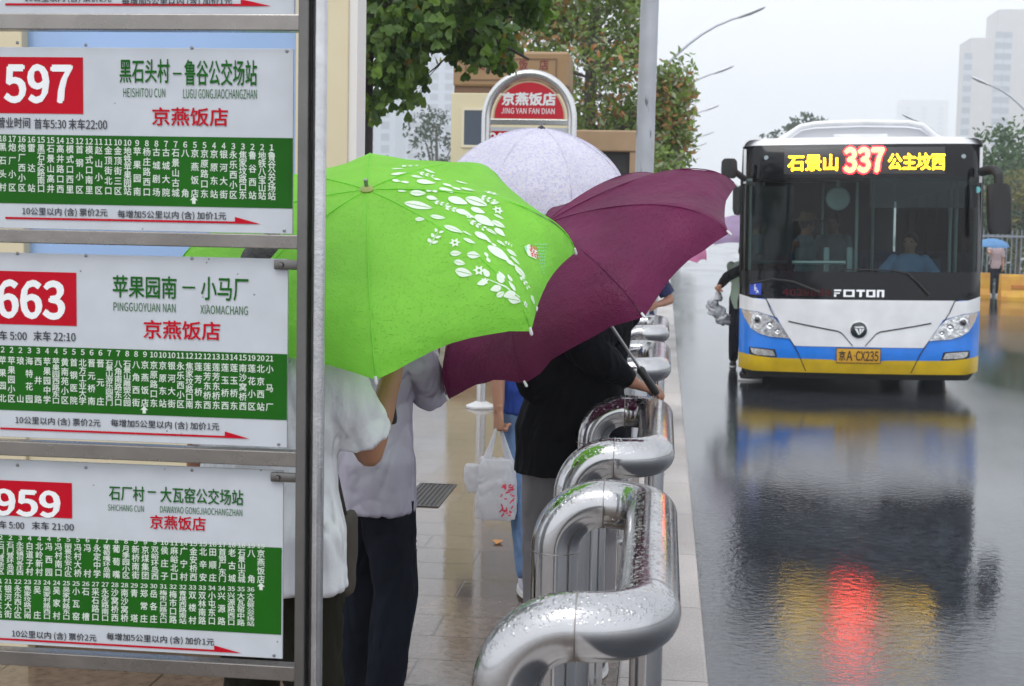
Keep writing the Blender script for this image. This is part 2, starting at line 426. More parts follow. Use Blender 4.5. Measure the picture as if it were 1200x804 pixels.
def post(side):
    if side > 0: a, b_, c, d = xr0, xr1, xt0, xt1
    else:
        wL = BL - .012; a, b_ = wL - (xr1 - xr0), wL; d = a; c = a - (xt1 - xt0)
    p = MB().boxb((a, RY - .03, PZ), (b_ - .0005, RY + .012, top_z - .3), bev=.003).build('flat_upright', flat_m, rack)
    cx, rr = (c + d) / 2, abs(d - c) / 2
    return cx, rr
cR, rR = post(1); cL, rL = post(-1)
arch_r = (cR - cL) / 2
path = [(cL, RY, PZ), (cL, RY, top_z - .3)] + [((cR + cL) / 2 - math.cos(a) * arch_r, RY, top_z - .3 + math.sin(a) * arch_r) for a in [math.pi * i / 20 for i in range(1, 20)]] + [(cR, RY, top_z - .3), (cR, RY, PZ)]
MB().tube(path, rR, 24).build('arch_tube', tube_m, rack, smooth=True)
for cx in (cL, cR): MB().lathe([(.09, .001), (.09, .014), (.05, .02)], (cx, RY, PZ), n=28).build('base_plate', tube_m, rack, smooth=True)
for y0, y1 in ((18, 36.5), (268, 284), (514, 531), (757.5, 774)):
    z1, z0 = rp(0, y0).z, rp(0, y1).z
    MB().boxb((BL - .012, RY - .028, z0), (xr0 + .002, RY + .008, z1), bev=.002).build('crossbar', bar_m, rack)

enam = mat('shaded_white_enamel', (.50, .53, .57), .25, var=.05, vscale=14, bump=.03, bscale=30, spec=.3)  # white darkened all over: the shade of a shelter is put into the colour
# faint specks of dirt
n, l, b = nodes(enam)
tcn = n.new('ShaderNodeTexCoord'); vo = n.new('ShaderNodeTexVoronoi'); vo.inputs['Scale'].default_value = 22; l.new(tcn.outputs['Object'], vo.inputs[0])
rr_ = n.new('ShaderNodeMapRange'); rr_.inputs[1].default_value = .03; rr_.inputs[2].default_value = .06; rr_.inputs[3].default_value = .35; rr_.inputs[4].default_value = 1; l.new(vo.outputs['Distance'], rr_.inputs[0])
m_ = n.new('ShaderNodeMixRGB'); m_.blend_type = 'MULTIPLY'; m_.inputs[0].default_value = 1; l.new(b.inputs['Base Color'].links[0].from_socket, m_.inputs[1]); l.new(rr_.outputs[0], m_.inputs[2]); l.new(m_.outputs[0], b.inputs['Base Color'])
ink_red = mat('red_vinyl', (.46, .003, .016), .45, var=.06, spec=.12); ink_green = mat('green_vinyl', (.010, .105, .005), .45, var=.12, vscale=5, spec=.15)
ink_white = mat('white_vinyl', (.8, .82, .83), .35); ink_black = mat('black_ink', (.02, .022, .03), .4)
ink_pale = mat('pale_lettering', (.62, .70, .62), .4); ink_dgreen = mat('green_ink', (.012, .11, .012), .5, spec=.1)
F1, F2, F3 = -.0065, -.0072, -.0079          # the printed layers stand in front of the plate

def quad(mb, x0, y0, x1, y1, dy):            # axis-aligned in the plate, from photo pixels of its top-left and bottom-right
    a, c = rp(x0, y0, dy), rp(x1, y1, dy)
    mb.add([(a.x, a.y, c.z), (c.x, a.y, c.z), (c.x, a.y, a.z), (a.x, a.y, a.z)], [(0, 1, 2, 3)])
SL = math.tan(R(ROLL)) * 1.13                # photo slope of the plate's horizontals
def row(mb, s, x0, x1, ybase, hpx, dy=F2, off=0):   # ybase: photo y of the baseline at x0
    p, q = rp(x0, ybase, dy), rp(x1, ybase + (x1 - x0) * SL, dy)
    mb.text(s, p, UX, UZ, q.x - p.x, hpx * K, off)
def columns(mbs, names, x0, x1, ynum, hnum, ytop, ybot, yref=0):
    """numbers and vertical station names; the y values are photo y at x = 0"""
    cw = (x1 - x0) / (len(names) - 1)
    for i, (num, nm) in enumerate(names):
        xc_ = x0 + i * cw; sl = xc_ * SL
        o = rp(xc_ - (2.1 if len(num) < 2 else 4.2), ynum + hnum + sl, F2)
        mbs.text(num, o, UX, UZ, (4.2 if len(num) < 2 else 8.4) * K, hnum * K, .02)
        n_ = len(nm); pitch = (ybot - ytop) / n_; ch = min(9.6, pitch * 1.02); wd = 9.4
        gap = (ybot - ytop - ch) / max(1, n_ - 1)
        for j, cch in enumerate(nm):
            o = rp(xc_ - wd / 2, ytop + j * gap + ch + sl, F2)
            mbs.text(cch, o, UX, UZ, wd * K, ch * K, .012, cell=True)
def arrow_up(mb, x, y):
    o = rp(x, y, F2); k = K
    mb.poly([o + UX * a * k + UZ * b_ * k for a, b_ in ((-2, 0), (2, 0), (2, 4), (4.6, 4), (0, 8.6), (-4.6, 4), (-2, 4))])
def red_arrow(mb, x0, xh, xe, y0):           # y0: photo y of the shaft at x0
    o = rp(x0, y0, F2); L, L2 = (xh - x0) * K, (xe - x0) * K; k = K
    mb.add([o, o + UX * L, o + UX * L + UZ * 2.4 * k, o + UZ * 2.4 * k], [(0, 1, 2, 3)])
    mb.add([o + UX * L, o + UX * L2, o + UX * L + UZ * 7.6 * k], [(0, 1, 2)])
def bracket(x, y):
    br = MB(); p = rp(x, y)
    br.boxb((p.x - 9 * K, RY - .016, p.z - 5.5 * K), (xr0 - .001, RY - .0075, p.z + 5.5 * K), bev=.003)
    br.lathe([(.0045, .016), (.006, .0185), (.0045, .0215), (.001, .022)], p, (0, -1, 0), 12)
    return br
FARE = ('10公里以内 (含) 票价2元', '每增加5公里以内 (含) 加价1元')
def board(label, xr, y0, y1, num, red, digits, title, pinyin, stop, times, green, cols, up_arrow, fare, arr, brk, extra=None):
    a, c = rp(xr, y0), rp(xr, y1)
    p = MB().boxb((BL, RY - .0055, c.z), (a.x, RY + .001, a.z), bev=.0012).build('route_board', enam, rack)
    p['label'] = label
    if red: m = MB(); quad(m, *red, F1); m.build('number_panel', ink_red, p)
    if num: m = MB(); row(m, num, digits[0], digits[1], digits[2], digits[3], off=.035); m.build('route_number', ink_white, p)
    if title:
        m = MB()
        for s, x0, x1, yb, h in title: row(m, s, x0, x1, yb, h, off=.012)
        for s, x0, x1, yb, h in pinyin: row(m, s, x0, x1, yb, h)
        m.build('route_title', ink_dgreen, p)
        m = MB(); row(m, '京燕饭店', *stop, off=.014); m.build('stop_name', ink_red, p)
        m = MB()
        for s, x0, x1, yb, h in times: row(m, s, x0, x1, yb, h, off=.01)
        m.build('hours_lettering', ink_black, p)
        g = MB(); quad(g, *green, F1); g.build('station_panel', ink_green, p)
        m = MB()
        for cc in cols: columns(m, *cc)
        arrow_up(m, *up_arrow); m.build('station_lettering', ink_pale, p)
    x0, x1, yb, hh = fare; yb -= 2.2; hh -= .8
    for s_, a0, a1 in ((FARE[0], 0, .417), (FARE[1], .468, 1)):
        m = MB(); row(m, s_, x0 + (x1 - x0) * a0, x0 + (x1 - x0) * a1, yb + (x1 - x0) * a0 * SL * .9, hh, off=.008); m.build('fare_lettering', ink_black, p)
    m = MB(); red_arrow(m, *arr); m.build('direction_arrow', ink_red, p)
    scr = MB()
    for sx, sy in ((22, 4), (102, 4), (226, 3), (xr - 8, 3), (xr - 11, (y1 - y0) - 4)):
        q = rp(sx, y0 + sy - (xr - sx) * SL); scr.lathe([(.0036, .0055), (.0036, .0068), (.002, .0076)], q, (0, -1, 0), 10)
    scr.build('screw', mat('dull_zinc', (.25, .25, .26), .4, metal=.9), p)
    if brk: bracket(*brk).build('bracket', flat_m, p, smooth=True)
    return p
def C(s): return [tuple(t.split(':')) for t in s.split()]
c597 = C('18:黑石头村 17:炮厂小区 16:炮厂西小区 16:雷达站 15:黑石头路南口 15:石景山高井 14:高井路口西 13:模式口西里 12:首钢小区 12:模式口南里 11:赵山小区 11:金顶街北口 10:金顶街三区 10:地铁苹果园站 9:苹果园南 8:杨庄路西口 8:古城剧场 7:古城大院 7:石景山古城 6:八角 5:京燕饭店 5:京原路口东 4:京原东站 4:银河大街 3:永乐西小区 3:焦家坟路口东 2:鲁谷西站 2:地铁八宝山站 1:鲁谷公交场站')
c663 = C('1:苹果园南 2:苹果园北 2:苹果园小区 2:琅山 3:海特花园 3:西井路 4:苹果园中学 4:苹果园西路东口 5:黄南苑小区 5:首钢医院 5:北方工业大学 6:晋元桥南 6:晋元庄 7:石景山游乐园西门 7:八角南路东口 8:石景山雕塑公园 8:八角西街 9:京燕饭店 10:京原路口东 10:京原东站 10:银河大街 11:永乐西小区 12:焦家坟路口南 12:莲芳桥东 12:莲芳东桥西 13:莲芳东桥东 13:莲玉桥西 14:莲玉桥东 15:南沙窝桥西 19:莲花小区 20:北京西站 21:小马厂')
c959a = C('1:石厂村 2:石门营新区 2:石门营环岛西 3:永定镇何各庄西 4:白道子村 4:北岭新村 4:冯西园 5:冯村南口 5:丽景长安小区 5:冯村大桥 6:冯村 7:永定中学 7:葡萄嘴环岛南 8:葡萄嘴 8:月季园小区 9:新桥南街 9:京煤集团 9:双峪环岛西 10:侯庄子 11:麻峪北口 14:广宁村 15:金安桥西 15:北辛安 16:田顺庄 17:首钢厂东门 18:老古城 18:石景山古城 19:八角 19:京燕饭店')
c959b = C('20:京原路口东 21:京原东站 21:银河大街 22:永乐西小区 23:焦家坟路口南 23:吴庄 24:吴家村路西口 24:吴家村 25:吴家村路东口 25:小瓦窑 26:石槽 27:采石路口 27:永定路南口 28:沙窝桥西 28:南沙窝桥 29:青塔 29:郑常庄 30:岳各庄 31:梅市口路东口 32:梅市口路 32:青塔西路南站 33:双楼村 33:双林南路 34:小屯东口 34:兴源路 35:兴源路西口 35:大瓦窑中路 36:大瓦窑公交场站')
GX = -24
board('route board of which only the fare line shows at the top of the photo', 347, -195, 23, None, None, None, None, None, None, None, None, None, None,
      (31, 273, 6, 10), (8, 283, 318, 7), None)
board('top complete board, for route 597', 345, 57.5, 274.5, '597', (-3, 67, 99, 134), (8, 85.5, 119.5, 41),
      [('黑石头村', 142, 200, 97, 26), ('－', 204, 214, 87.5, 1.8), ('鲁谷公交场站', 217.5, 302, 100, 28)],
      [('HEISHITOU CUN', 146, 195, 114, 10), ('LUGU GONGJIAOCHANGZHAN', 216, 302, 115.5, 10.5)], (180, 268, 147, 20),
      [('营业时间', -1, 37, 150, 12), ('首车5:30', 42, 79, 151.2, 11.5), ('末车22:00', 82, 127, 152, 12)], (GX, 157.2, 343.6, 244.5),
      [(c597, 5.2, 319.5, 159.3, 6.5, 167.5, 224)], (228.5, 239), (28, 266, 255, 10.5), (8, 280, 310, 256.6), None)
board('middle board, for route 663', 338.5, 303.5, 524.5, '663', (-8, 317, 91.3, 382), (0, 76.5, 371, 42),
      [('苹果园南', 134, 208, 348, 25), ('－', 215, 230, 337.5, 2), ('小马厂', 237, 292, 351, 26)],
      [('PINGGUOYUAN NAN', 134.5, 207, 364, 10), ('XIAOMACHANG', 236, 291.5, 367.5, 10)], (170, 259, 396, 21),
      [('营业时间 首', -54, -2, 396.5, 11.5), ('车 5:00', 1, 33, 398, 11), ('末车 22:10', 41, 90, 399, 11.5)], (GX, 403.5, 337.2, 492),
      [(c663, -5.3, 317, 406, 6.2, 416.5, 470.5)], (170.5, 484), (20, 258, 499, 10.5), (2, 272, 301, 502.6), (332, 310))
board('lowest board, for route 959', 333, 551, 771.5, '959', (-8, 561.5, 86, 607), (-3, 71, 602, 30),
      [('石厂村', 129.5, 170.5, 585, 17), ('－', 174.5, 184, 576.5, 1.8), ('大瓦窑公交场站', 189.5, 286, 587.5, 18)],
      [('SHICHANG CUN', 128, 170, 597.5, 7.5), ('DAWAYAO GONGJIAOCHANGZHAN', 189, 285, 600, 8)], (177.5, 242, 618.5, 16),
      [('营业时间 首', -54, -2, 617, 9.5), ('车 5:00', 1, 30, 618.5, 9.5), ('末车 21:00', 39, 88, 619.5, 9.5)], (GX, 624.5, 330.5, 743),
      [(c959a, -8.3, 307, 626, 5, 632.5, 672), (c959b, -11, 295, 677, 5, 683.5, 722.5)], (307, 690.5), (16, 252, 748.5, 10.5), (0, 263, 296, 748.6), (328, 558))
# ------------------------------------------------------------------ umbrellas
def camdir(n): return A @ V(n)
class Canopy:
    """a ribbed dome: hub centre of the rim plane, u / v in the rim plane, n along the shaft to the tip"""
    def __init__(s, cpx, depth, rad_px, ratio, maj_deg, apex_side, N, phase, Hk):
        px, py = cpx
        s.c = at(px, py, Y=depth); d = (s.c - CAM).normalized()
        dist = -(A.transposed() @ (s.c - CAM)).z
        s.Rr = rad_px * dist / FPX
        t = R(maj_deg); ix = V((math.cos(t), math.sin(t), 0)); iy = V((-math.sin(t), math.cos(t), 0)) * apex_side
        u = camdir(ix); u = (u - d * u.dot(d)).normalized()
        pu = camdir(iy); pu = (pu - d * pu.dot(d) - u * pu.dot(u)).normalized()
        s.n = (-d * ratio + pu * math.sqrt(1 - ratio * ratio)).normalized()
        s.u = (u - s.n * u.dot(s.n)).normalized(); s.v = s.n.cross(s.u)
        s.N, s.ph, s.H = N, R(phase), Hk * s.Rr
    def P(s, t, th, off=0):
        st = 2 * math.pi / s.N; k = (th - s.ph) / st; f = k - math.floor(k)
        a0 = s.ph + math.floor(k) * st; a1 = a0 + st
        h = s.H * (1 - t ** 1.75 * .92 - .08 * t ** 5)
        r = s.Rr * math.sin(t * 1.45) / math.sin(1.45)
        q = V((math.cos(a0), math.sin(a0))) * (1 - f) + V((math.cos(a1), math.sin(a1))) * f
        b_ = 4 * f * (1 - f)
        q *= r * (1 - .035 * b_ * t * t)
        hh = h - .02 * s.Rr * b_ * math.sin(math.pi * t) + .035 * s.Rr * b_ * t ** 4
        return s.c + s.u * q.x + s.v * q.y + s.n * (hh + off)
    def mesh(s, m, n=8, wr=.0):
        nt_, na = 22, s.N * n
        vs = [s.P(0, 0)]
        for i in range(1, nt_ + 1):
            for j in range(na):
                t = i / nt_; th = s.ph + 2 * math.pi * j / na; p = s.P(t, th)
                if wr:
                    q = V((t * 3, th * 5, 0)); p = p + s.n * (mnoise.noise(V((p.x * 7, p.y * 7, p.z * 14))) * wr * t + mnoise.noise(V((th * 9, t * 3, 2))) * wr * .6 * t)
                vs.append(p)
        fs = [(0, 1 + j, 1 + (j + 1) % na) for j in range(na)]
        for i in range(nt_ - 1):
            for j in range(na):
                a = 1 + i * na + j; b_ = 1 + i * na + (j + 1) % na
                fs.append((a, a + na, b_ + na, b_))
        m.add(vs, fs); s.vs, s.fs = vs, fs
        s.bvh = BVHTree.FromPolygons(vs, fs); return m
def cloth(name, col, k=.35, tcol=None, var=.1):
    m = mat(name, col, .5, var=var, vscale=5, bump=.8, bscale=20, spec=.22)
    n, l, b = nodes(m)
    tc = n.new('ShaderNodeTexCoord'); vo = n.new('ShaderNodeTexVoronoi'); vo.inputs['Scale'].default_value = 130; l.new(tc.outputs['Object'], vo.inputs[0])
    r = n.new('ShaderNodeMapRange'); r.inputs[1].default_value = .1; r.inputs[2].default_value = .35; r.inputs[3].default_value = 1; r.inputs[4].default_value = 0; l.new(vo.outputs[0], r.inputs[0])
    b2 = n.new('ShaderNodeBump'); b2.inputs['Strength'].default_value = .7; b2.inputs['Distance'].default_value = .0025; l.new(r.outputs[0], b2.inputs['Height'])
    old = b.inputs['Normal'].links[0].from_socket; l.new(old, b2.inputs['Normal']); l.new(b2.outputs[0], b.inputs['Normal'])
    return translucent(m, k, tcol or col)
um_rib = mat('rib_steel', (.3, .3, .31), .35, metal=.8); um_black = mat('black_plastic', (.015, .015, .016), .35)
um_tip = mat('rib_tip_white', (.75, .75, .75), .4)
def umbrella(label, cn, cl, shaft, tipm=um_tip, handle=um_black, wr=.011, extra=None, grp=None, hub=um_black):
    t = thing('umbrella', label, 'umbrella', cn.c - cn.n * shaft, grp)
    cm = cn.mesh(MB(), wr=wr).build('canopy', cl, t, smooth='all')
    apex = cn.P(0, 0)
    sh = MB().tube([apex + cn.n * .03, cn.c - cn.n * (shaft - .10)], .0055, 12); sh.build('shaft', um_rib, t, smooth=True)
    MB().lathe([(.016, -.002), (.0175, .003), (.013, .008), (.005, .012), (.001, .0125)], apex, cn.n, 16).build('ferrule', hub, t, smooth=True)
    for k in range(cn.N):                                    # stitched seam along each rib
        th = cn.ph + 2 * math.pi * k / cn.N
        MB().tube([cn.P(.03 + .97 * i / 16, th, .0006) for i in range(17)], .0017, 5).build('seam', cl, cm, smooth=True)
    e = cn.c - cn.n * (shaft - .11)
    MB().lathe([(.010, 0), (.015, -.01), (.0135, -.05), (.015, -.10), (.012, -.115), (.004, -.12)], e, cn.n, 16).build('handle', handle, t, smooth=True)
    for k in range(cn.N):
        th = cn.ph + 2 * math.pi * k / cn.N
        MB().tube([cn.P(i / 12, th, -.006) for i in range(13)], .0022, 6).build('rib', um_rib, t, smooth=True)
        mid = cn.P(.5, th, -.008); MB().tube([cn.c + cn.n * cn.H * .35, mid], .002, 6).build('stretcher', um_rib, t, smooth=True)
        tp = cn.P(1, th); rd = (tp - cn.P(.97, th)).normalized()
        MB().lathe([(.0035, -.012), (.0042, 0), (.0042, .006), (.002, .009)], tp, rd, 8).build('rib_tip', tipm, t, smooth=True)
    return t, cm

G = Canopy((440, 314), 3.55, 236, .49, 6, 1, 8, -93, .43)
green = cloth('green_nylon', (.31, .80, .09), .48, (.42, .95, .12), var=.10)
g_um, g_can = umbrella('bright green umbrella printed with white leaves and flowers, beside the rack', G, green, .50, hub=mat('olive_button', (.28, .32, .08), .5))
prints = mat('white_print', (.82, .88, .80), .5, var=.03); translucent(prints, .25, (.9, 1, .85))
def drape(cn, mb, px, py, size, ang, shape, lift=.0025):
    d = ray(px, py); loc, nor, i, dist = cn.bvh.ray_cast(CAM, d)
    if loc is None: return
    if nor.dot(d) > 0: nor = -nor
    # local frame on the cloth; the shape's first axis follows the photo direction ang
    ix = camdir(V((math.cos(R(ang)), math.sin(R(ang)), 0))); a = (ix - nor * ix.dot(nor)).normalized(); b_ = nor.cross(a)
    sc = size * (loc - CAM).length / FPX
    def put(p):
        q = loc + a * p[0] * sc + b_ * p[1] * sc
        l2, n2, _, _ = cn.bvh.find_nearest(q)
        if n2.dot(d) > 0: n2 = -n2
        return l2 + n2 * lift
    vs, fs = shape
    mb.add([put(v) for v in vs], fs)
def fan(pts): # closed outline around its centroid
    c = (sum(p[0] for p in pts) / len(pts), sum(p[1] for p in pts) / len(pts)); n = len(pts)
    return [c] + list(pts), [(0, 1 + i, 1 + (i + 1) % n) for i in range(n)]
def merge(parts):
    vs, fs = [], []
    for v, f in parts: k = len(vs); vs += v; fs += [tuple(i + k for i in q) for q in f]
    return vs, fs
def leaf_half(sg, wd):
    pts = [(-.5, .015 * sg)] + [(-.5 + i / 10, sg * (.03 + wd * math.sin(math.pi * (i / 10) ** .8))) for i in range(1, 10)] + [(.5, .01 * sg)] + [(.5 - i / 5, .022 * sg) for i in range(1, 5)]
    return fan(pts)
LEAF = merge([leaf_half(1, .26), leaf_half(-1, .26)]); SLIM = merge([leaf_half(1, .15), leaf_half(-1, .15)])
WHOLE = fan([(.5 * math.cos(a) * (1 if math.cos(a) > 0 else .9), .3 * math.sin(a) * (1 - .5 * max(0, math.cos(a)))) for a in [2 * math.pi * i / 16 for i in range(16)]])
def _star():
    o = [((.5 if i % 2 == 0 else .27) * math.cos(a), (.5 if i % 2 == 0 else .27) * math.sin(a)) for i, a in enumerate([2 * math.pi * i / 12 for i in range(12)])]
    n_ = [(.13 * math.cos(a), .13 * math.sin(a)) for a in [2 * math.pi * i / 12 for i in range(12)]]
    return o + n_, [(i, (i + 1) % 12, 12 + (i + 1) % 12, 12 + i) for i in range(12)]
STAR = _star()
def _tr(sh, x, y, s_, a):
    ca, sa = math.cos(R(a)), math.sin(R(a))
    return [(x + s_ * (p[0] * ca - p[1] * sa), y + s_ * (p[0] * sa + p[1] * ca)) for p in sh[0]], sh[1]
def spray(n, L=1, lw=.34):
    st = fan([(-.5 * L, -.015), (0, -.02), (.5 * L, -.006), (.5 * L, .006), (0, .02), (-.5 * L, .015)])
    ps = [st]
    for i in range(n):
        x = -.28 * L + .74 * L * i / (n - 1)
        for sg in (1, -1): ps.append(_tr(WHOLE, x + .1, sg * .15, lw * (1 - .35 * i / n), sg * 42))
    return merge(ps)
SPRAY = spray(3)
BOW = merge([_tr(WHOLE, .25, 0, .5, 180), _tr(WHOLE, -.25, 0, .5, 0)])
def gp(cx, cy): return 440 + cx / 4.02, 180 + cy / 4.02
PRN = [(110, 98, 80, 4, WHOLE), (150, 62, 80, 8, SPRAY), (105, 75, 60, 30, SLIM), (118, 135, 84, -8, BOW), (235, 138, 92, 5, WHOLE), (125, 180, 42, 0, SLIM), (200, 190, 76, 8, LEAF), (265, 180, 56, 0, BOW), (200, 248, 135, -10, LEAF), (265, 212, 56, -20, WHOLE),
       (210, 312, 46, -5, LEAF), (292, 303, 74, 20, LEAF), (275, 405, 96, 72, SPRAY), (365, 360, 96, -12, LEAF), (374, 423, 56, 10, STAR), (440, 416, 62, -14, LEAF), (378, 472, 54, 6, LEAF), (463, 480, 66, -4, LEAF), (525, 492, 74, 80, BOW), (396, 516, 54, -14, LEAF),
       (415, 563, 84, -14, LEAF), (487, 553, 60, 0, STAR), (514, 603, 42, 20, STAR), (610, 628, 190, 158, SPRAY), (588, 664, 46, 35, LEAF), (655, 690, 66, -5, LEAF), (704, 712, 42, 15, STAR), (738, 690, 50, -35, LEAF), (757, 732, 42, 5, WHOLE), (630, 590, 44, 90, WHOLE), (592, 576, 50, 110, WHOLE),
       (300, 238, 66, -20, SPRAY), (355, 262, 80, -22, SPRAY), (410, 278, 76, -18, WHOLE), (360, 160, 110, -70, BOW), (333, 175, 90, -80, WHOLE), (385, 225, 100, -25, WHOLE), (405, 140, 60, -8, SLIM), (435, 173, 70, -8, LEAF), (475, 230, 110, -22, LEAF), (480, 270, 74, -20, WHOLE), (440, 298, 40, 0, STAR),
       (545, 190, 76, -30, STAR), (520, 215, 70, -20, SPRAY), (560, 235, 50, 30, SLIM), (510, 318, 110, -38, WHOLE), (470, 335, 80, -38, SPRAY), (575, 270, 56, 0, STAR), (580, 300, 54, -30, SLIM), (578, 335, 70, -30, LEAF), (545, 370, 60, -35, SLIM), (500, 392, 84, -42, WHOLE), (583, 372, 66, -55, WHOLE),
       (545, 425, 60, -60, BOW), (575, 470, 130, -48, WHOLE), (590, 425, 50, -40, SLIM), (620, 425, 40, -15, SPRAY), (640, 470, 58, -42, LEAF), (632, 515, 50, -30, WHOLE), (655, 505, 62, -52, SLIM), (680, 560, 70, -30, LEAF), (665, 540, 44, -50, SLIM), (695, 600, 70, -55, SPRAY), (430, 380, 50, -40, SLIM), (455, 300, 44, -30, SLIM),
       (230, 100, 70, -15, SPRAY), (195, 112, 60, 0, SLIM), (255, 88, 60, -25, SLIM), (290, 125, 40, 10, WHOLE)]
pm = MB()
for k, (cx, cy, sz_, an, sh) in enumerate(PRN):
    x, y = gp(cx, cy); drape(G, pm, x, y, sz_ / 4.02, an, sh, .0022 + .00012 * (k % 8))
pm.build('leaf_print', prints, g_can)
lg = MB(); lg.mi = 0
SQ = fan([(-.45, .1), (-.1, .5), (.5, .3), (.42, -.42), (-.2, -.5)])
x, y = gp(728, 462); drape(G, lg, x, y, 20, 0, SQ, .0026)
lg.mi = 1
for dx, dy, s_, a in ((738, 445, 44, 10), (736, 462, 44, -8), (742, 482, 46, 8)): x, y = gp(dx, dy); drape(G, lg, x, y, s_ / 4.02, a, SPRAY, .0034)
lg.mi = 2
random.seed(3)
for i in range(9):
    for j in range(i // 2 + 1, 9):
        cx = 752 + (9 - i) * 5.2; cy = 430 + i * 17
    # slanting rows of small lettering narrowing downwards
for i in range(10):
    cy = 430 + i * 15
    for k in range(max(1, int((10 - i) * .55) + 1)):
        cx = 800 - k * 10 - i * 1.5
        x, y = gp(cx, cy); drape(G, lg, x, y, 2.0, 20 + 30 * (k % 3), fan([(-.5, -.3), (.5, -.4), (.4, .4), (-.5, .3)]), .003)
x, y = gp(706, 450); drape(G, lg, x, y, 9, 60, SLIM, .0036)
lg.build('printed_badge', [prints, mat('badge_red', (.6, .04, .05), .5), mat('badge_teal', (.25, .62, .42), .5)], g_can)

MR = Canopy((685, 335), 4.55, 211, .285, 33.8, 1, 9, -41, .42)
maroon = cloth('maroon_nylon', (.125, .010, .058), .22, (.24, .02, .10), var=.18)
m_um, m_can = umbrella('dark maroon umbrella tilted over the person in black beside the railing', MR, maroon, .46)
# closing strap hanging from the rim
st = MR.P(.98, MR.ph - 3 * 2 * math.pi / 9 - .62)
sp = at(520, 400, Y=4.45); ep = at(510, 450, Y=4.43)
MB().strip([sp, sp * .6 + ep * .4 + V((.004, 0, 0)), ep], .016, (0, -1, 0)).build('closing_strap', mat('patterned_strap', (.35, .3, .22), .6, var=.8, vscale=60, col2=(.7, .68, .6)), m_um)

LV = Canopy((628, 243), 6.35, 119, .10, -4, 1, 8, -70, .77)
lav = cloth('lavender_print_nylon', (.80, .79, .88), .34, (.8, .8, .95), var=.05)
n, l, b = nodes(lav)
tc = n.new('ShaderNodeTexCoord'); vo = n.new('ShaderNodeTexVoronoi'); vo.inputs['Scale'].default_value = 75; l.new(tc.outputs['Object'], vo.inputs[0])
nz = n.new('ShaderNodeTexNoise'); nz.inputs['Scale'].default_value = 95; l.new(tc.outputs['Object'], nz.inputs['Vector'])
rp_ = n.new('ShaderNodeValToRGB'); rp_.color_ramp.elements[0].position = .50; rp_.color_ramp.elements[1].position = .58
rp_.color_ramp.elements[0].color = (1, 1, 1, 1); rp_.color_ramp.elements[1].color = (.80, .77, .95, 1); l.new(nz.outputs[0], rp_.inputs[0])
mm_ = n.new('ShaderNodeMixRGB'); mm_.blend_type = 'MULTIPLY'; mm_.inputs[0].default_value = 1
l.new(b.inputs['Base Color'].links[0].from_socket, mm_.inputs[1]); l.new(rp_.outputs[0], mm_.inputs[2]); l.new(mm_.outputs[0], b.inputs['Base Color'])
l_um, l_can = umbrella('pale lavender white umbrella with a fine speckled print, in front of the red arched sign', LV, lav, .52)

PK = Canopy((770, 292), 11.3, 60, .12, -14, 1, 8, -80, .6)
pink = cloth('pink_nylon', (.78, .28, .50), .35, (.95, .4, .65))
p_um, _ = umbrella('pink umbrella held above the person in blue farther along the railings', PK, pink, .5)
LI = Canopy((866, 281), 18.2, 48, .10, 4, 1, 8, -80, .6)
lilac = cloth('lilac_nylon', (.66, .50, .78), .4, (.8, .65, .95))
li_um, _ = umbrella('lilac umbrella beside the bus door, half hidden by the bus', LI, lilac, .5)
BU = Canopy((1163, 289), 37, 19, .10, -4, 1, 8, -80, .5)
bluen = cloth('blue_nylon', (.16, .36, .66), .35, (.3, .5, .9))
bu_um, _ = umbrella('light blue umbrella of the pedestrian by the yellow barriers across the road', BU, bluen, .45)
# ------------------------------------------------------------------ people
skin_m = mat('skin', (.42, .22, .14), .5, var=.08, vscale=12, sub=.1)
skin_d = mat('tanned_skin', (.34, .16, .09), .5, var=.1, vscale=12)
hair_m = mat('black_hair', (.012, .010, .009), .45, bump=.5, bscale=160)
eye_m = mat('dark_eye', (.02, .015, .012), .2)
def ring(c, rx, ry, fx, fy, n=20): return [V(c) + fx * rx * math.cos(2 * math.pi * i / n) + fy * ry * math.sin(2 * math.pi * i / n) for i in range(n)]
def limb(mb, pts, rad, n=14): mb.tube(pts, rad, n); mb.ball(pts[0], rad[0], 2); mb.ball(pts[-1], rad[-1], 2)
def ik(a, b_, l1, l2, hint):
    d = b_ - a; D = min(d.length, (l1 + l2) * .995); dn = d.normalized()
    x = (l1 * l1 - l2 * l2 + D * D) / (2 * D); h = math.sqrt(max(0, l1 * l1 - x * x))
    hv = V(hint) - dn * V(hint).dot(dn); hv.normalize()
    return a + dn * x + hv * h, a + dn * D
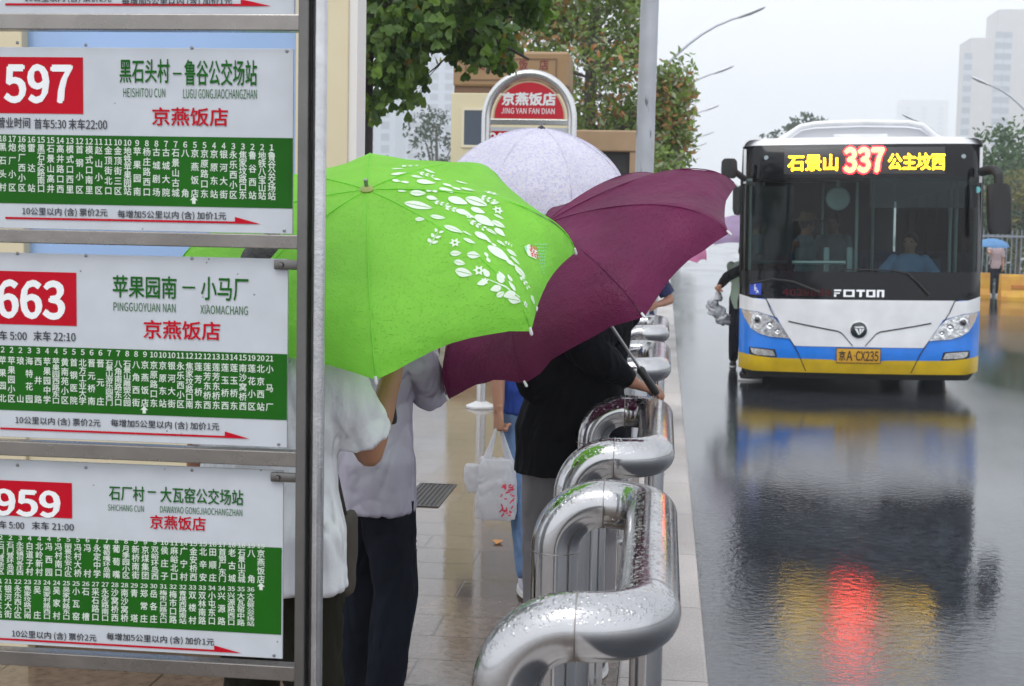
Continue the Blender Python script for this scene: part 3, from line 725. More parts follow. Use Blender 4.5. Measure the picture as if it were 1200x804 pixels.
def hand(wrist, fwd, pn, side, curl=(35, 45, 30), sc=1, spread=4):
    """palm, four fingers and a thumb; fwd runs to the knuckles, pn is the palm's facing, side (+1/-1) puts the thumb"""
    f = V(fwd).normalized(); p = V(pn); p = (p - f * p.dot(f)).normalized(); s_ = f.cross(p).normalized() * side
    m = MB(); W = V(wrist)
    rg = []
    for d, rx, ry in ((-.03, .026, .02), (0, .027, .018), (.03, .038, .0155), (.06, .042, .0145), (.085, .040, .012)):
        rg.append(ring(W + f * d * sc, rx * sc, ry * sc, s_, p, 14))
    m.rings(rg)
    for i, (o, L, dk) in enumerate(((.031, .070, .083), (.0105, .078, .087), (-.0105, .072, .085), (-.030, .057, .078))):
        q = W + (f * dk + s_ * o) * sc; dr = (f + s_ * o * spread * .6).normalized(); pts = [q - dr * .02 * sc, q]
        for k, (fr, c) in enumerate(zip((.45, .32, .23), curl)):
            rax = dr.cross(p).normalized(); dr = (Matrix.Rotation(R(c + i * 3), 3, rax) @ dr).normalized()
            if dr.dot(p) < 0 and k == 0: dr = (Matrix.Rotation(R(-2 * c), 3, rax) @ dr).normalized()
            q = q + dr * L * fr * sc; pts.append(q); p_keep = p
        rr = [.0092, .0092, .0086, .0078, .0068]
        m.tube(pts, [r * sc for r in rr], 10)
        for k in range(1, 5): m.ball(pts[k], rr[k] * sc, 2)
    q = W + (f * .012 + s_ * .026) * sc; dr = (f * .62 + s_ * .62 + p * .42).normalized()
    pts = [q - s_ * .012 * sc]; pts.append(q)
    for L, k in ((.038, 0), (.030, 24), (.024, 20)):
        dr = (Matrix.Rotation(R(k), 3, dr.cross(f * .8 + p * .5 - s_ * .3).normalized()) @ dr).normalized(); q = q + dr * L * sc; pts.append(q)
    rr = [.014, .014, .0115, .0098, .008]
    m.tube(pts, [r * sc for r in rr], 10)
    for k in range(1, 5): m.ball(pts[k], rr[k] * sc, 2)
    return m.remesh(.0036 * sc, 3)
def person(label, loc, yaw, H=1.66, skin=skin_m, hands=None, shirt=None, sleeve='short', hem=.80, loose=1.0, trousers=None, hair='short',
           shoes=None, feet=None, head_turn=0, wr=.008, extra_body=None, cat='person', hint=None, vox=.013, girth=1.0, hat=None, sit=False, sole=None, hcurl=(50, 60, 40), hdir=None):
    """yaw: the way the person faces (0 = along +Y, away from the camera). hands: {'L': world point, 'R': ...}"""
    k = H / 1.68; B = V(loc)
    t = thing('person', label, cat, B)
    Y = V((-math.sin(yaw), math.cos(yaw), 0)); X = V((math.cos(yaw), math.sin(yaw), 0)); Z = V((0, 0, 1))
    def L(x, y, z): return B + (X * x * girth + Y * y + Z * z) * k
    body = MB(); g = girth
    hz = 0 if not sit else -.42
    TOR = [(.86, .150, .108, 0), (.95, .160, .112, -.005), (1.05, .140, .100, 0), (1.15, .142, .103, .005), (1.27, .160, .112, .005), (1.36, .165, .100, 0), (1.42, .120, .078, -.008), (1.455, .062, .062, -.005), (1.52, .052, .056, .004)]
    def torso(m, z0, z1, add, rs=1.0, flare=0):
        rg = []
        zs = [r[0] for r in TOR]
        lv = [z0] + [z for z in zs if z0 + .02 < z < z1 - .02] + [z1]
        for z in lv:
            for a, b_ in zip(TOR, TOR[1:]):
                if a[0] <= z <= b_[0] or (z < TOR[0][0] and a is TOR[0]):
                    f = max(0, (z - a[0]) / (b_[0] - a[0])); rx, ry, yo = [a[i] + (b_[i] - a[i]) * f for i in (1, 2, 3)]; break
            e = flare * max(0, 1.15 - z)
            rg.append(ring(L(0, yo, z + hz), (rx * rs + add + e) * k * g, (ry * rs + add * 1.1 + e) * k, X, Y, 26))
        m.rings(rg)
    torso(body, .82, 1.52, 0)
    hd = L(0, .02, 1.585 + hz); hq = Matrix.Rotation(yaw + head_turn, 3, 'Z')
    def HD(x, y, z): return hd + hq @ (V((x, y, z)) * k)
    body.ball(hd, 1, 3, (.074 * k, .092 * k, .108 * k), hq)
    body.ball(HD(0, .025, -.055), 1, 2, (.056 * k, .066 * k, .06 * k), hq)
    body.ball(HD(0, .098, -.02), .016 * k, 2, (.8, 1, 1.2)); body.tube([HD(0, .088, .02), HD(0, .103, -.015)], [.008 * k, .012 * k], 8)
    for s_ in (1, -1):
        body.ball(HD(.074 * s_, -.005, -.005), 1, 2, (.012 * k, .02 * k, .032 * k), hq)
    body.tube([HD(-.02, .088, -.055), HD(0, .094, -.055), HD(.02, .088, -.055)], .007 * k, 8)
    body.tube([HD(-.045, .078, .03), HD(0, .088, .028), HD(.045, .078, .03)], .01 * k, 8)
    sh = {'L': L(-.175, 0, 1.385 + hz), 'R': L(.175, 0, 1.385 + hz)}
    hp = {'L': L(-.088, 0, .90 + hz), 'R': L(.088, 0, .90 + hz)}
    arms = {}
    hands = hands or {}
    for s_ in 'LR':
        sg = -1 if s_ == 'L' else 1
        tgt = V(hands[s_]) if s_ in hands else L(.235 * sg, .03, .80 + hz)
        el, wr_ = ik(sh[s_], tgt, .285 * k, .255 * k, V((hint or {}).get(s_, X * sg * .6 - Y * .8 - Z * .3)))
        arms[s_] = (sh[s_], el, wr_)
        limb(body, [sh[s_], sh[s_] * .5 + el * .5, el], [.052 * k * g, .045 * k, .038 * k]); limb(body, [el, el * .6 + wr_ * .4, wr_], [.038 * k, .037 * k, .026 * k])
    legs = {}
    for s_ in 'LR':
        sg = -1 if s_ == 'L' else 1
        fo = (feet or {}).get(s_, (.10 * sg, 0, 0))
        an = L(fo[0], fo[1], .075 + fo[2])
        if sit: an = L(.12 * sg, .50, .02)
        kn, an = ik(hp[s_], an, .41 * k, .425 * k, Y + X * .1 * sg)
        legs[s_] = (hp[s_], kn, an)
        limb(body, [hp[s_], hp[s_] * .5 + kn * .5, kn], [.082 * k * g, .072 * k, .054 * k]); limb(body, [kn, kn * .65 + an * .35, an], [.054 * k, .054 * k, .036 * k])
        body.ball(an + Y * .06 * k - Z * .035 * k, 1, 2, (.042 * k, .125 * k, .036 * k), Matrix.Rotation(yaw, 3, 'Z'))
    bm = body.remesh(vox, 3)
    for s_ in 'LR':
        a, e, w_ = arms[s_]; f = (w_ - e).normalized(); sg = -1 if s_ == 'L' else 1
        fd, pn, tsd = (hdir or {}).get(s_, (f, -X * sg, None))
        hm = hand(w_, fd, pn, tsd if tsd is not None else (1 if V(fd).cross(V(pn)).dot(Y) > 0 else -1), hcurl, k)
        bm.add(hm.v, hm.f)
    bo = bm.build('body', skin, t, smooth='all')
    for s_ in (1, -1):
        MB().ball(HD(.032 * s_, .082, .006), .0125 * k, 2, (1.2, .6, .7)).build('eye', eye_m, t, smooth='all')
    if hair:
        hm = MB(); hm.ball(HD(0, -.016, .022), 1, 3, (.083 * k, .098 * k, .104 * k), hq)
        if hair == 'long':
            hm.tube([HD(0, -.06, .0), HD(0, -.08, -.09), HD(0, -.075, -.2)], [.075 * k, .075 * k, .06 * k], 16)
        h2 = hm.remesh(.01, 2, .004, 60)
        h2.build('hair', hair_m, t, smooth='all')
    if shirt:
        s1 = MB(); torso(s1, hem, 1.45, .018 * loose, 1.0, .05 * (loose - .6))
        for s_ in 'LR':
            a, e, w_ = arms[s_]
            if sleeve == 'short':
                m1 = a + (e - a) * .80; limb_pts = [a + (a - e).normalized() * .02, a + (e - a) * .35, m1]; rr = [.058, .060 + .005 * loose, .058 + .010 * loose]
                s1.tube(limb_pts, [r * k for r in rr], 18); s1.ball(a, .062 * k, 2)
            elif sleeve == 'long':
                en = e + (w_ - e) * .93
                s1.tube([a, a * .5 + e * .5, e], [.062 * k, .058 * k * loose ** .5, .05 * k * loose ** .5], 16); s1.ball(a, .062 * k, 2); s1.ball(e, .05 * k * loose ** .5, 2)
                s1.tube([e, e * .5 + en * .5, en], [.05 * k * loose ** .5, .049 * k * loose ** .5, .036 * k], 16)
        s1.remesh(vox * .55, 1, wr, 10, (1, 1, .40)).build('shirt', shirt, t, smooth='all')
    if trousers:
        p1 = MB(); torso(p1, .84, 1.0, .012)
        for s_ in 'LR':
            a, kn, an = legs[s_]
            p1.tube([a + Z * .06 * k, a * .5 + kn * .5, kn], [.098 * k * g, .088 * k, .074 * k], 18); p1.ball(a, .095 * k * g, 2); p1.ball(kn, .074 * k, 2)
            en = kn + (an - kn) * .97
            p1.tube([kn, kn * .5 + en * .5, en], [.074 * k, .070 * k, .062 * k], 18)
        p1.remesh(vox, 2, wr * .8, 8).build('trousers', trousers, t, smooth='all')
    if shoes:
        for s_ in 'LR':
            a, kn, an = legs[s_]; sm_ = MB(); mr = Matrix.Rotation(yaw, 3, 'Z')
            sm_.ball(an + Y * .065 * k - Z * .03 * k, 1, 3, (.049 * k, .138 * k, .042 * k), mr); sm_.ball(an - Y * .03 * k + Z * .005, 1, 2, (.044 * k, .055 * k, .05 * k), mr)
            so_ = sm_.remesh(.007, 2).build('shoe', shoes, t, smooth='all')
            sl_ = MB(); rg = []
            for z, e in ((-.075, .0), (-.07, .004), (-.05, .002)):
                rg.append([an + Y * .055 * k + X * math.cos(a_) * (.052 + e) * k + Y * math.sin(a_) * (.145 + e) * k + Z * z * k for a_ in [2 * math.pi * i / 24 for i in range(24)]])
            sl_.rings(rg).build('sole', sole or mat('white_rubber', (.6, .6, .6), .5), so_)
    return t, arms, legs, HD, L

def folds(m, sc=9, st=.7, dist=.03):
    n, l, b = nodes(m); b.inputs['Specular IOR Level'].default_value = .08
    tc = n.new('ShaderNodeTexCoord'); mp = n.new('ShaderNodeMapping'); mp.inputs['Scale'].default_value = (1, 1, .45); mp.inputs['Rotation'].default_value = (.3, .5, .2); l.new(tc.outputs['Object'], mp.inputs[0])
    t = n.new('ShaderNodeTexNoise'); t.inputs['Scale'].default_value = sc; t.inputs['Detail'].default_value = 2; t.inputs['Distortion'].default_value = 1.2; l.new(mp.outputs[0], t.inputs['Vector'])
    bp = n.new('ShaderNodeBump'); bp.inputs['Strength'].default_value = st; bp.inputs['Distance'].default_value = dist; l.new(t.outputs[0], bp.inputs['Height'])
    if b.inputs['Normal'].is_linked: l.new(b.inputs['Normal'].links[0].from_socket, bp.inputs['Normal'])
    l.new(bp.outputs[0], b.inputs['Normal']); return m
tee = mat('white_cotton', (.80, .81, .85), .8, var=.03, bump=.2, bscale=120); translucent(tee, .12, (.8, .82, .85))
jkt = mat('pale_lavender_jacket', (.55, .51, .64), .55, var=.05, bump=.15, bscale=60); translucent(jkt, .3, (.7, .68, .78))
olive = mat('dark_olive_cloth', (.018, .017, .011), .8, var=.2); navy = mat('navy_cloth', (.008, .010, .018), .8, var=.2)
blackc = mat('black_cloth', (.006, .0065, .009), .75, var=.3, bump=.2, bscale=80); greyt = mat('grey_trousers', (.20, .19, .20), .8, var=.1)
blue = mat('blue_polo', (.03, .07, .32), .7, var=.15); jean = mat('blue_denim', (.14, .23, .40), .8, var=.25, vscale=10, bump=.2)
shoe_w = mat('pale_sneaker', (.55, .52, .6), .5); shoe_y = mat('yellow_sneaker', (.75, .55, .06), .5, col2=(.7, .7, .72), vscale=30, var=.2); shoe_k = mat('black_shoe', (.015, .015, .015), .4)

for m_ in (tee, jkt): folds(m_, 4.5, 1, .07)
for m_ in (olive, navy, blackc, greyt, blue, jean): folds(m_, 6, .9, .05)
# person under the green umbrella: white T-shirt, seen from behind, right forearm raised to the handle
gh = G.c - G.n * .47
p1 = at(314, 700, Y=3.3)
pe, pa, pl, ph, pL = person('person in a white short-sleeved T-shirt and dark olive trousers holding the green umbrella', (p1.x, 3.32, PZ), R(-22), 1.62, skin_d,
    {'R': at(464, 424, Y=3.44)}, tee, 'short', .80, 1.9, olive, 'short', shoe_k, wr=.022, hint={'R': V((-.2, -.3, -1))}, hcurl=(60, 70, 45), girth=1.08)
# brown strap bag at the hip
bg_ = MB(); a = at(428, 612, Y=3.4)
bgm = mat('brown_bag_cloth', (.05, .038, .028), .7, var=.2)
rg = []
for z, wx, wy in ((.70, .018, .04), (.72, .024, .06), (.80, .026, .07), (.90, .022, .065), (.92, .015, .06)):
    rg.append(ring((a.x - .062, 3.46, PZ + z), wx, wy, V((1, 0, 0)), V((0, 1, 0)), 16))
bg_.rings(rg)
tb = thing('shoulder_bag', 'dark brown cloth bag hanging at the hip of the person in the white T-shirt', 'bag', (a.x - .062, 3.46, PZ + .70))
bg_.remesh(.012, 2, .006, 12).build('pouch', bgm, tb, smooth='all')
MB().tube([(a.x - .062, 3.44, PZ + .91), (a.x - .10, 3.42, PZ + 1.1), (a.x - .2, 3.36, PZ + 1.33)], .008, 8).build('strap', bgm, tb, smooth='all')

# person beyond: pale jacket, navy trousers, yellow sneakers
p2 = at(424, 872, Z=PZ)
person('person in a pale lavender rain jacket, navy trousers and yellow sneakers', (p2.x - .03, p2.y + .14, PZ), R(-38), 1.62, skin_m,
    {'R': at(462, 420, Y=p2.y + .36), 'L': at(430, 420, Y=p2.y + .5)}, jkt, 'long', .78, 1.45, navy, 'short', shoe_y, wr=.015, hint={'R': V((.8, -.5, -.7))}, girth=1.0)
# person in black holding the maroon umbrella, hand on the railing
hb = at(757, 452, Y=4.9)
p4 = at(672, 470, Y=5.02)
hw = at(744, 450, Y=4.93)
person('person in loose black top and grey trousers gripping the railing under the maroon umbrella', (p4.x, 5.04, PZ), R(8), 1.66, skin_d,
    {'R': hw, 'L': at(690, 400, Y=4.95)}, blackc, 'long', .78, 1.9, greyt, 'short', shoe_k, wr=.008, hint={'R': V((-.1, -.8, -1)), 'L': V((-1, 0, -.5))}, girth=1.06,
    hdir={'R': (V((.95, .12, -.22)), V((-.05, .25, -1)), 1)}, hcurl=(38, 48, 30))
# person in blue with jeans carrying the plastic bag, under the lavender umbrella
p3 = at(612, 690, Z=PZ)
bh = at(584, 494, Y=p3.y - .16)
_, a3, _, _, _ = person('person in blue top and faded jeans walking under the lavender umbrella with a plastic bag', (p3.x + .06, p3.y + .0, PZ), R(12), 1.66, skin_m,
    {'L': bh, 'R': LV.c - LV.n * .48}, blue, 'short', .84, 1.0, jean, 'short', shoe_w, feet={'L': (-.04, -.16, .0), 'R': (.10, .2, .0)}, hint={'L': V((-.5, -.6, 0))}, hcurl=(70, 75, 40), hdir={'L': (V((0, .05, -1)), V((.8, .6, 0)), -1)})
# plastic carrier bag
bh = a3['L'][2]
pb = MB(); hx, hy, hz_ = bh.x, bh.y, bh.z - .085
pc = mat('white_plastic_film', (.80, .80, .82), .28, var=.03, bump=.6, bscale=22, spec=.4); translucent(pc, .5, (.9, .9, .9))
n, l, b = nodes(pc); old_ = n['Material Output'].inputs['Surface'].links[0].from_socket; tp_ = n.new('ShaderNodeBsdfTransparent'); xm_ = n.new('ShaderNodeMixShader'); xm_.inputs[0].default_value = .22
l.new(old_, xm_.inputs[1]); l.new(tp_.outputs[0], xm_.inputs[2]); l.new(xm_.outputs[0], n['Material Output'].inputs['Surface'])
tbag = thing('plastic_bag', 'white plastic carrier bag with red print hanging from the hand of the person in jeans', 'bag', (hx, hy, hz_ - .40))
rg = []
for dz, wx, wy in ((-.405, .05, .03), (-.40, .088, .052), (-.33, .094, .06), (-.24, .09, .055), (-.17, .082, .045), (-.13, .074, .03)):
    rg.append([V((hx + .0 + wx * math.copysign(abs(math.cos(a_)) ** .6, math.cos(a_)), hy + wy * math.copysign(abs(math.sin(a_)) ** .6, math.sin(a_)), hz_ + dz)) for a_ in [2 * math.pi * i / 32 for i in range(32)]])
pb.rings(rg)
pbm = pb.remesh(.007, 1, .02, 14, (1, 1, .35)); bagbody = pbm.build('bag_body', pc, tbag, smooth='all')
for sg in (-1, 1):
    hb_ = MB(); pts = []
    for i in range(9):
        f = i / 8; pts.append(V((hx + sg * (.055 - .045 * f), hy + sg * .012 * (1 - f), hz_ - .16 + .165 * f)))
    hb_.rings([ring(p, .024 * (1 - .72 * i / 8), .008, V((1, 0, 0)), V((0, 1, 0)), 10) for i, p in enumerate(pts)])
    hb_.remesh(.005, 1, .003, 20).build('bag_handle', pc, tbag, smooth='all')
fl = MB().rings([ring((hx + sx, hy + .01, hz_ + z_), .035, .03, V((1, 0, 0)), V((0, 1, 0)), 12) for sx, z_ in ((-.1, -.29), (-.112, -.25), (-.118, -.2), (-.11, -.165))])
fl.remesh(.007, 1, .006, 20).build('side_fold', pc, tbag, smooth='all')
bv = BVHTree.FromPolygons(pbm.v, pbm.f)
rd_ = MB(); redp = mat('red_bag_print', (.65, .03, .08), .4)
rr2 = random.Random(5)
for i in range(26):                            # a smudged, unreadable red print
    px_, pz_ = .052 + rr2.uniform(-.025, .028), rr2.uniform(-.385, -.24); q = []
    an = rr2.uniform(0, 3.1); L_ = rr2.uniform(.012, .026)
    for dx, dz in ((-L_ / 2, -.003), (L_ / 2, -.003), (L_ / 2, .003), (-L_ / 2, .003)):
        o = V((hx + px_ + dx * math.cos(an) - dz * math.sin(an), hy - .5, hz_ + pz_ + dx * math.sin(an) + dz * math.cos(an))); lo, no, _, _ = bv.ray_cast(o, V((0, 1, 0)))
        if lo is not None: q.append(lo + V((0, -.0025 - .0001 * i, 0)))
    if len(q) == 4: rd_.add(q, [(0, 1, 2, 3)])
if rd_.v: rd_.build('red_print', redp, bagbody)

# person in blue beyond the railings, with the pink umbrella
p5 = at(752, 372, Y=11.5)
person('person in dark blue shirt behind the far railings with the pink umbrella', (p5.x - .06, 11.5, PZ), R(175), 1.6, skin_m, {'R': PK.c - PK.n * .45, 'L': at(768, 358, Y=11.3)}, mat('dark_blue_shirt', (.02, .035, .12), .7, var=.2), 'short', .82, 1.1, jean, 'short', shoe_k, vox=.016)
# passenger boarding by the bus door with a grey plastic bag
# holder of the lilac umbrella
p8 = V((at(872, 300, Y=18.3).x, 18.3, 0))
person('person in pale green top behind the bus door under the lilac umbrella', tuple(p8), R(175), 1.62, skin_m, {'R': LI.c - LI.n * .45}, mat('pale_green_top', (.32, .42, .33), .7), 'short', .8, 1.1, navy, 'short', shoe_k, vox=.02)
# pedestrian across the road
p7 = at(1164, 352, Y=38.6)
person('pedestrian across the road in grey top and dark trousers under the blue umbrella', (p7.x, 38.6, road_z(p7.x)), R(170), 1.56, skin_m, {'R': BU.c - BU.n * .4}, mat('grey_pink_top', (.35, .27, .28), .7), 'short', .82, 1.1, navy, 'short', shoe_w, vox=.02)
# person hidden behind the pale jacket: only a shoe shows
p9 = at(470, 640, Z=PZ)
person('person in dark clothes behind the pale jacket, only a black shoe showing', (p9.x - .12, p9.y - .02, PZ), R(-70), 1.6, skin_m, {}, navy, 'short', .8, 1.1, navy, 'short', shoe_k, vox=.018)
# ------------------------------------------------------------------ the bus
bus_g = at(1005, 463, Z=.035)
BYAW = R(-4.2)
bus = thing('city_bus', 'white, blue and yellow city bus showing route 337 pulling in on the wet road', 'bus', (bus_g.x, bus_g.y, road_z(bus_g.x)))
bus.rotation_euler = (0, -math.atan(XF), BYAW)
PB = FPX / bus_g.y                            # photo pixels per metre at the bus front
HB = PB and 2.56 / 2                          # half width
def bx(px): return (px - 1005) / PB
def bz(py): return (463 - py) / PB
def fy(x, z):                                 # the front skin: bowed in plan, raked above the waist, rounded into the roof
    a = min(abs(x) / HB, 1.02)
    y = .13 * a ** 2.4 + .16 * max(0, (a - .86) / .14) ** 2
    y += max(0, z - 1.0) * .055
    y += .10 * max(0, (z - 2.5) / .3) ** 2
    y += .05 * max(0, (.5 - z) / .3) ** 2
    return y
def interp(pts, s):
    n_ = len(pts) - 1; i = min(int(s * n_), n_ - 1); f = s * n_ - i
    return (pts[i][0] * (1 - f) + pts[i + 1][0] * f, pts[i][1] * (1 - f) + pts[i + 1][1] * f)
def patch(bot, top, off, n=36, m=10, thick=0):
    """sheet on the front skin between a lower and an upper line of (x, z)"""
    mb = MB(); vs = []
    for j in range(m + 1):
        for i in range(n + 1):
            a, c = interp(bot, i / n), interp(top, i / n); g = j / m
            x, z = a[0] * (1 - g) + c[0] * g, a[1] * (1 - g) + c[1] * g
            vs.append((x, fy(x, z) - off, z))
    fs = [(j * (n + 1) + i, j * (n + 1) + i + 1, (j + 1) * (n + 1) + i + 1, (j + 1) * (n + 1) + i) for j in range(m) for i in range(n)]
    return mb.add(vs, fs)
def pp(*pts): return [(bx(x), bz(y)) for x, y in pts]
def bld(mb, name, m, parent=bus, smooth=True): return mb.build(name, m, parent, smooth=smooth, local=True)
def ftext(mb, s, x0, y0, x1, y1, off, bold=0):
    vs, fs = glyph(s); a0 = min(p[0] for p in vs); a1 = max(p[0] for p in vs); b0 = min(p[1] for p in vs); b1 = max(p[1] for p in vs); bold *= (b1 - b0) / .72
    for j, (dx, dy) in enumerate(((0, 0), (1, 0), (-1, 0), (0, 1), (0, -1), (.7, .7), (-.7, -.7)) if bold else ((0, 0),)):
        q = []
        for p in vs:
            x = bx(x0 + (x1 - x0) * ((p[0] - a0 + dx * bold) / (a1 - a0))); z = bz(y1 + (y0 - y1) * ((p[1] - b0 + dy * bold) / (b1 - b0)))
            q.append((x, fy(x, z) - off - .0002 * j, z))
        mb.add(q, fs)
paint_w = mat('bus_white_paint', (.72, .73, .75), .25, coat=.4, var=.09, vscale=4); paint_b = mat('bus_blue_paint', (.010, .19, .72), .25, coat=.35, var=.12, vscale=5)
paint_y = mat('bus_yellow_paint', (.60, .40, .006), .28, coat=.35, var=.14, vscale=5); gblack = mat('gloss_black', (.004, .005, .007), .08, spec=.25)
rubber = mat('black_rubber', (.012, .012, .013), .6, bump=.2); dark = mat('dark_interior', (.03, .034, .036), .7); dseam = mat('seam_black', (.01, .01, .012), .5)
glass = mat('bus_glass', (1, 1, 1), .02)
n, l, b = nodes(glass); n.remove(b)
tr = n.new('ShaderNodeBsdfTransparent'); tr.inputs[0].default_value = (.46, .57, .57, 1)
gl = n.new('ShaderNodeBsdfGlossy'); gl.inputs['Roughness'].default_value = .03
fr_ = n.new('ShaderNodeFresnel'); fr_.inputs[0].default_value = 1.3; mxs = n.new('ShaderNodeMixShader')
l.new(fr_.outputs[0], mxs.inputs[0]); l.new(tr.outputs[0], mxs.inputs[1]); l.new(gl.outputs[0], mxs.inputs[2]); l.new(mxs.outputs[0], n['Material Output'].inputs[0])
tint = mat('tinted_band', (1, 1, 1), .02)
n, l, b = nodes(tint); n.remove(b)
tr = n.new('ShaderNodeBsdfTransparent'); tr.inputs[0].default_value = (.25, .24, .28, 1)
gl = n.new('ShaderNodeBsdfGlossy'); gl.inputs['Roughness'].default_value = .05
mxs = n.new('ShaderNodeMixShader'); mxs.inputs[0].default_value = .05; l.new(tr.outputs[0], mxs.inputs[1]); l.new(gl.outputs[0], mxs.inputs[2]); l.new(mxs.outputs[0], n['Material Output'].inputs[0])
LEN = 10.5; Z0, Z1 = .30, bz(168)
# --- front skin
bld(patch(pp((868, 437), (905, 438), (1005, 438), (1105, 438), (1142, 437)), pp((868, 353), (1142, 353)), 0, 48, 14), 'front_bumper', paint_b)
bld(patch(pp((868, 436.5), (885, 438.5), (1005, 438.5), (1125, 438.5), (1142, 436.5)), pp((868, 418), (905, 422), (975, 422.5), (985, 425), (1025, 425), (1035, 422.5), (1105, 422), (1142, 418)), .011, 48, 6), 'yellow_skirt', paint_y)
wh = patch(pp((900, 354), (918, 385), (933, 407.5), (970, 407.5), (1040, 407.5), (1077, 407.5), (1092, 385), (1111, 354)), pp((900, 353.2), (1111, 353.2)), .007, 60, 14)
wp_ = bld(wh, 'front_panel', paint_w)
for sg in (1, -1):
    f = lambda pts: pp(*[(x if sg < 0 else 2010 - x, y) for x, y in pts])
    w2 = patch(f([(868, 366), (890, 368.5), (912, 375)]), f([(868, 349), (884, 353), (898.5, 354)]), .009, 14, 6)
    bld(w2, 'brow_panel', paint_w)
    # headlight
    hl = patch(f([(870.5, 367.5), (874, 376), (882, 388), (892, 394), (904, 397.5), (926.5, 399)]), f([(870.5, 366.5), (880, 367.5), (894, 370), (908, 375), (914, 380), (927, 398.5)]), .014, 24, 8)
    lamp = bld(hl, 'headlight', mat('headlight_chrome', (.62, .63, .64), .18, metal=.85, var=.45, vscale=26, bump=.5, bscale=30))
    for (cx, cy, r, mm_) in ((889.5, 377.5, 4.6, 'lens'), (904, 384, 4.2, 'bowl'), (913, 391, 3.2, 'bowl')):
        x, z = f([(cx, cy)])[0]; y = fy(x, z) - .018; rr = r / PB
        if mm_ == 'lens':
            MB().lathe([(rr, 0), (rr * 1.02, .012), (rr * .8, .016)], (x, y + .004, z), (0, -1, 0), 20).build('reflector_bowl', mat('chrome', (.75, .76, .78), .1, metal=1), lamp, smooth=True, local=True)
            MB().lathe([(rr * .74, .016), (rr * .5, .026), (rr * .12, .03)], (x, y + .002, z), (0, -1, 0), 20).build('projector_lens', mat('dark_lens', (.02, .022, .025), .05, coat=1), lamp, smooth=True, local=True)
        else: MB().lathe([(rr, 0), (rr * 1.0, .008), (rr * .5, .002), (rr * .15, .012)], (x, y + .002, z), (0, -1, 0), 18).build('reflector_bowl', MATS['chrome'], lamp, smooth=True, local=True)
    ind = patch(f([(872, 370), (876, 378), (881, 384)]), f([(872, 369), (878, 369), (883, 371)]), .0165, 8, 5); ind.build('indicator', mat('amber_lens', (.5, .40, .33), .2, coat=1), lamp, smooth=True, local=True)
    fg = patch(f([(884, 417), (890, 419.5), (911, 420)]), f([(882, 411.5), (896, 412.5), (908, 413.5)]), .010, 12, 4)
    fo = bld(fg, 'fog_lamp', mat('fog_lens', (.6, .6, .58), .15, metal=.6, var=.4, vscale=40))
    patch(f([(880.5, 418), (888, 421), (913, 421.3)]), f([(880.5, 410.3), (896, 411), (910.5, 412.3)]), .007, 12, 4).build('fog_bezel', dseam, fo, smooth=True, local=True)
    # creases and shut lines
    for pts, w_ in (([(925, 379), (945, 383), (981, 389.5), (986, 392), (998, 406)], 1.5), ([(899.5, 353.5), (905, 367), (913, 380)], 1.0), ([(927, 399.5), (937, 416), (946, 437)], 1.0)):
        ln = patch(pp(*[(x if sg < 0 else 2010 - x, y + w_ / 2) for x, y in pts]), pp(*[(x if sg < 0 else 2010 - x, y - w_ / 2) for x, y in pts]), .0125, 20, 1)
        if w_ < 1.4: ln = patch(pp(*[((x if sg < 0 else 2010 - x) - .6, y) for x, y in pts]), pp(*[((x if sg < 0 else 2010 - x) + .6, y) for x, y in pts]), .0125, 20, 1)
        bld(ln, 'panel_gap', dseam)
# --- black mask and windscreen
bld(patch(pp((868, 354), (884, 354), (1126, 354), (1142, 354)), pp((868, 321), (1142, 321)), .003, 48, 5), 'lower_mask', gblack)
bld(patch(pp((868, 213), (1142, 213)), pp((869, 174.6), (1141, 174.6)), .003, 48, 6), 'upper_mask', gblack)
for x0, x1 in ((866.8, 874), (1136, 1143.2)): bld(patch(pp((x0, 321.2), (x1, 321.2)), pp((x0, 212.8), (x1, 212.8)), .003, 6, 12), 'screen_pillar', gblack)
bld(patch(pp((874, 321), (1136, 321)), pp((874, 213), (1136, 213)), 0, 40, 14), 'windscreen', glass)
bld(patch(pp((1014, 248), (1136, 248)), pp((1014, 213), (1136, 213)), -.012, 24, 6), 'sun_visor', tint)
roofcap = patch(pp((868.5, 174.8), (1141.5, 174.8)), pp((872, 167.5), (885, 166.5), (1125, 166.5), (1138, 167.5)), .005, 48, 8); bld(roofcap, 'roof_cap', paint_w)
# --- LED destination display
scr_m = mat('led_panel', (.02, .021, .024), .3); bld(patch(pp((917, 209), (1096.5, 209)), pp((917, 178.5), (1096.5, 178.5)), .006, 30, 4), 'destination_display', scr_m)
led_y = mat('led_yellow', (.9, .7, .05), .5, emit=(1, .60, .004), es=5); led_r = mat('led_red', (.9, .1, .1), .5, emit=(1, .006, .010), es=15); led_o = mat('led_orange', (.9, .6, .2), .5, emit=(1, .60, .13), es=1.7)
for s_, q4 in (('石景山', (921.5, 187, 977, 205)), ('公主坟西', (1033.5, 186, 1096, 204.5))):
    m = MB(); ftext(m, s_, *q4, .016, .018); bld(m, 'display_name', led_y, smooth=False)
m = MB(); ftext(m, '337', 985, 180, 1028, 206.5, .016, .085); bld(m, 'display_halo', led_r, smooth=False)
m = MB(); ftext(m, '337', 985, 180, 1028, 206.5, .026, .03); bld(m, 'display_number', led_o, smooth=False)
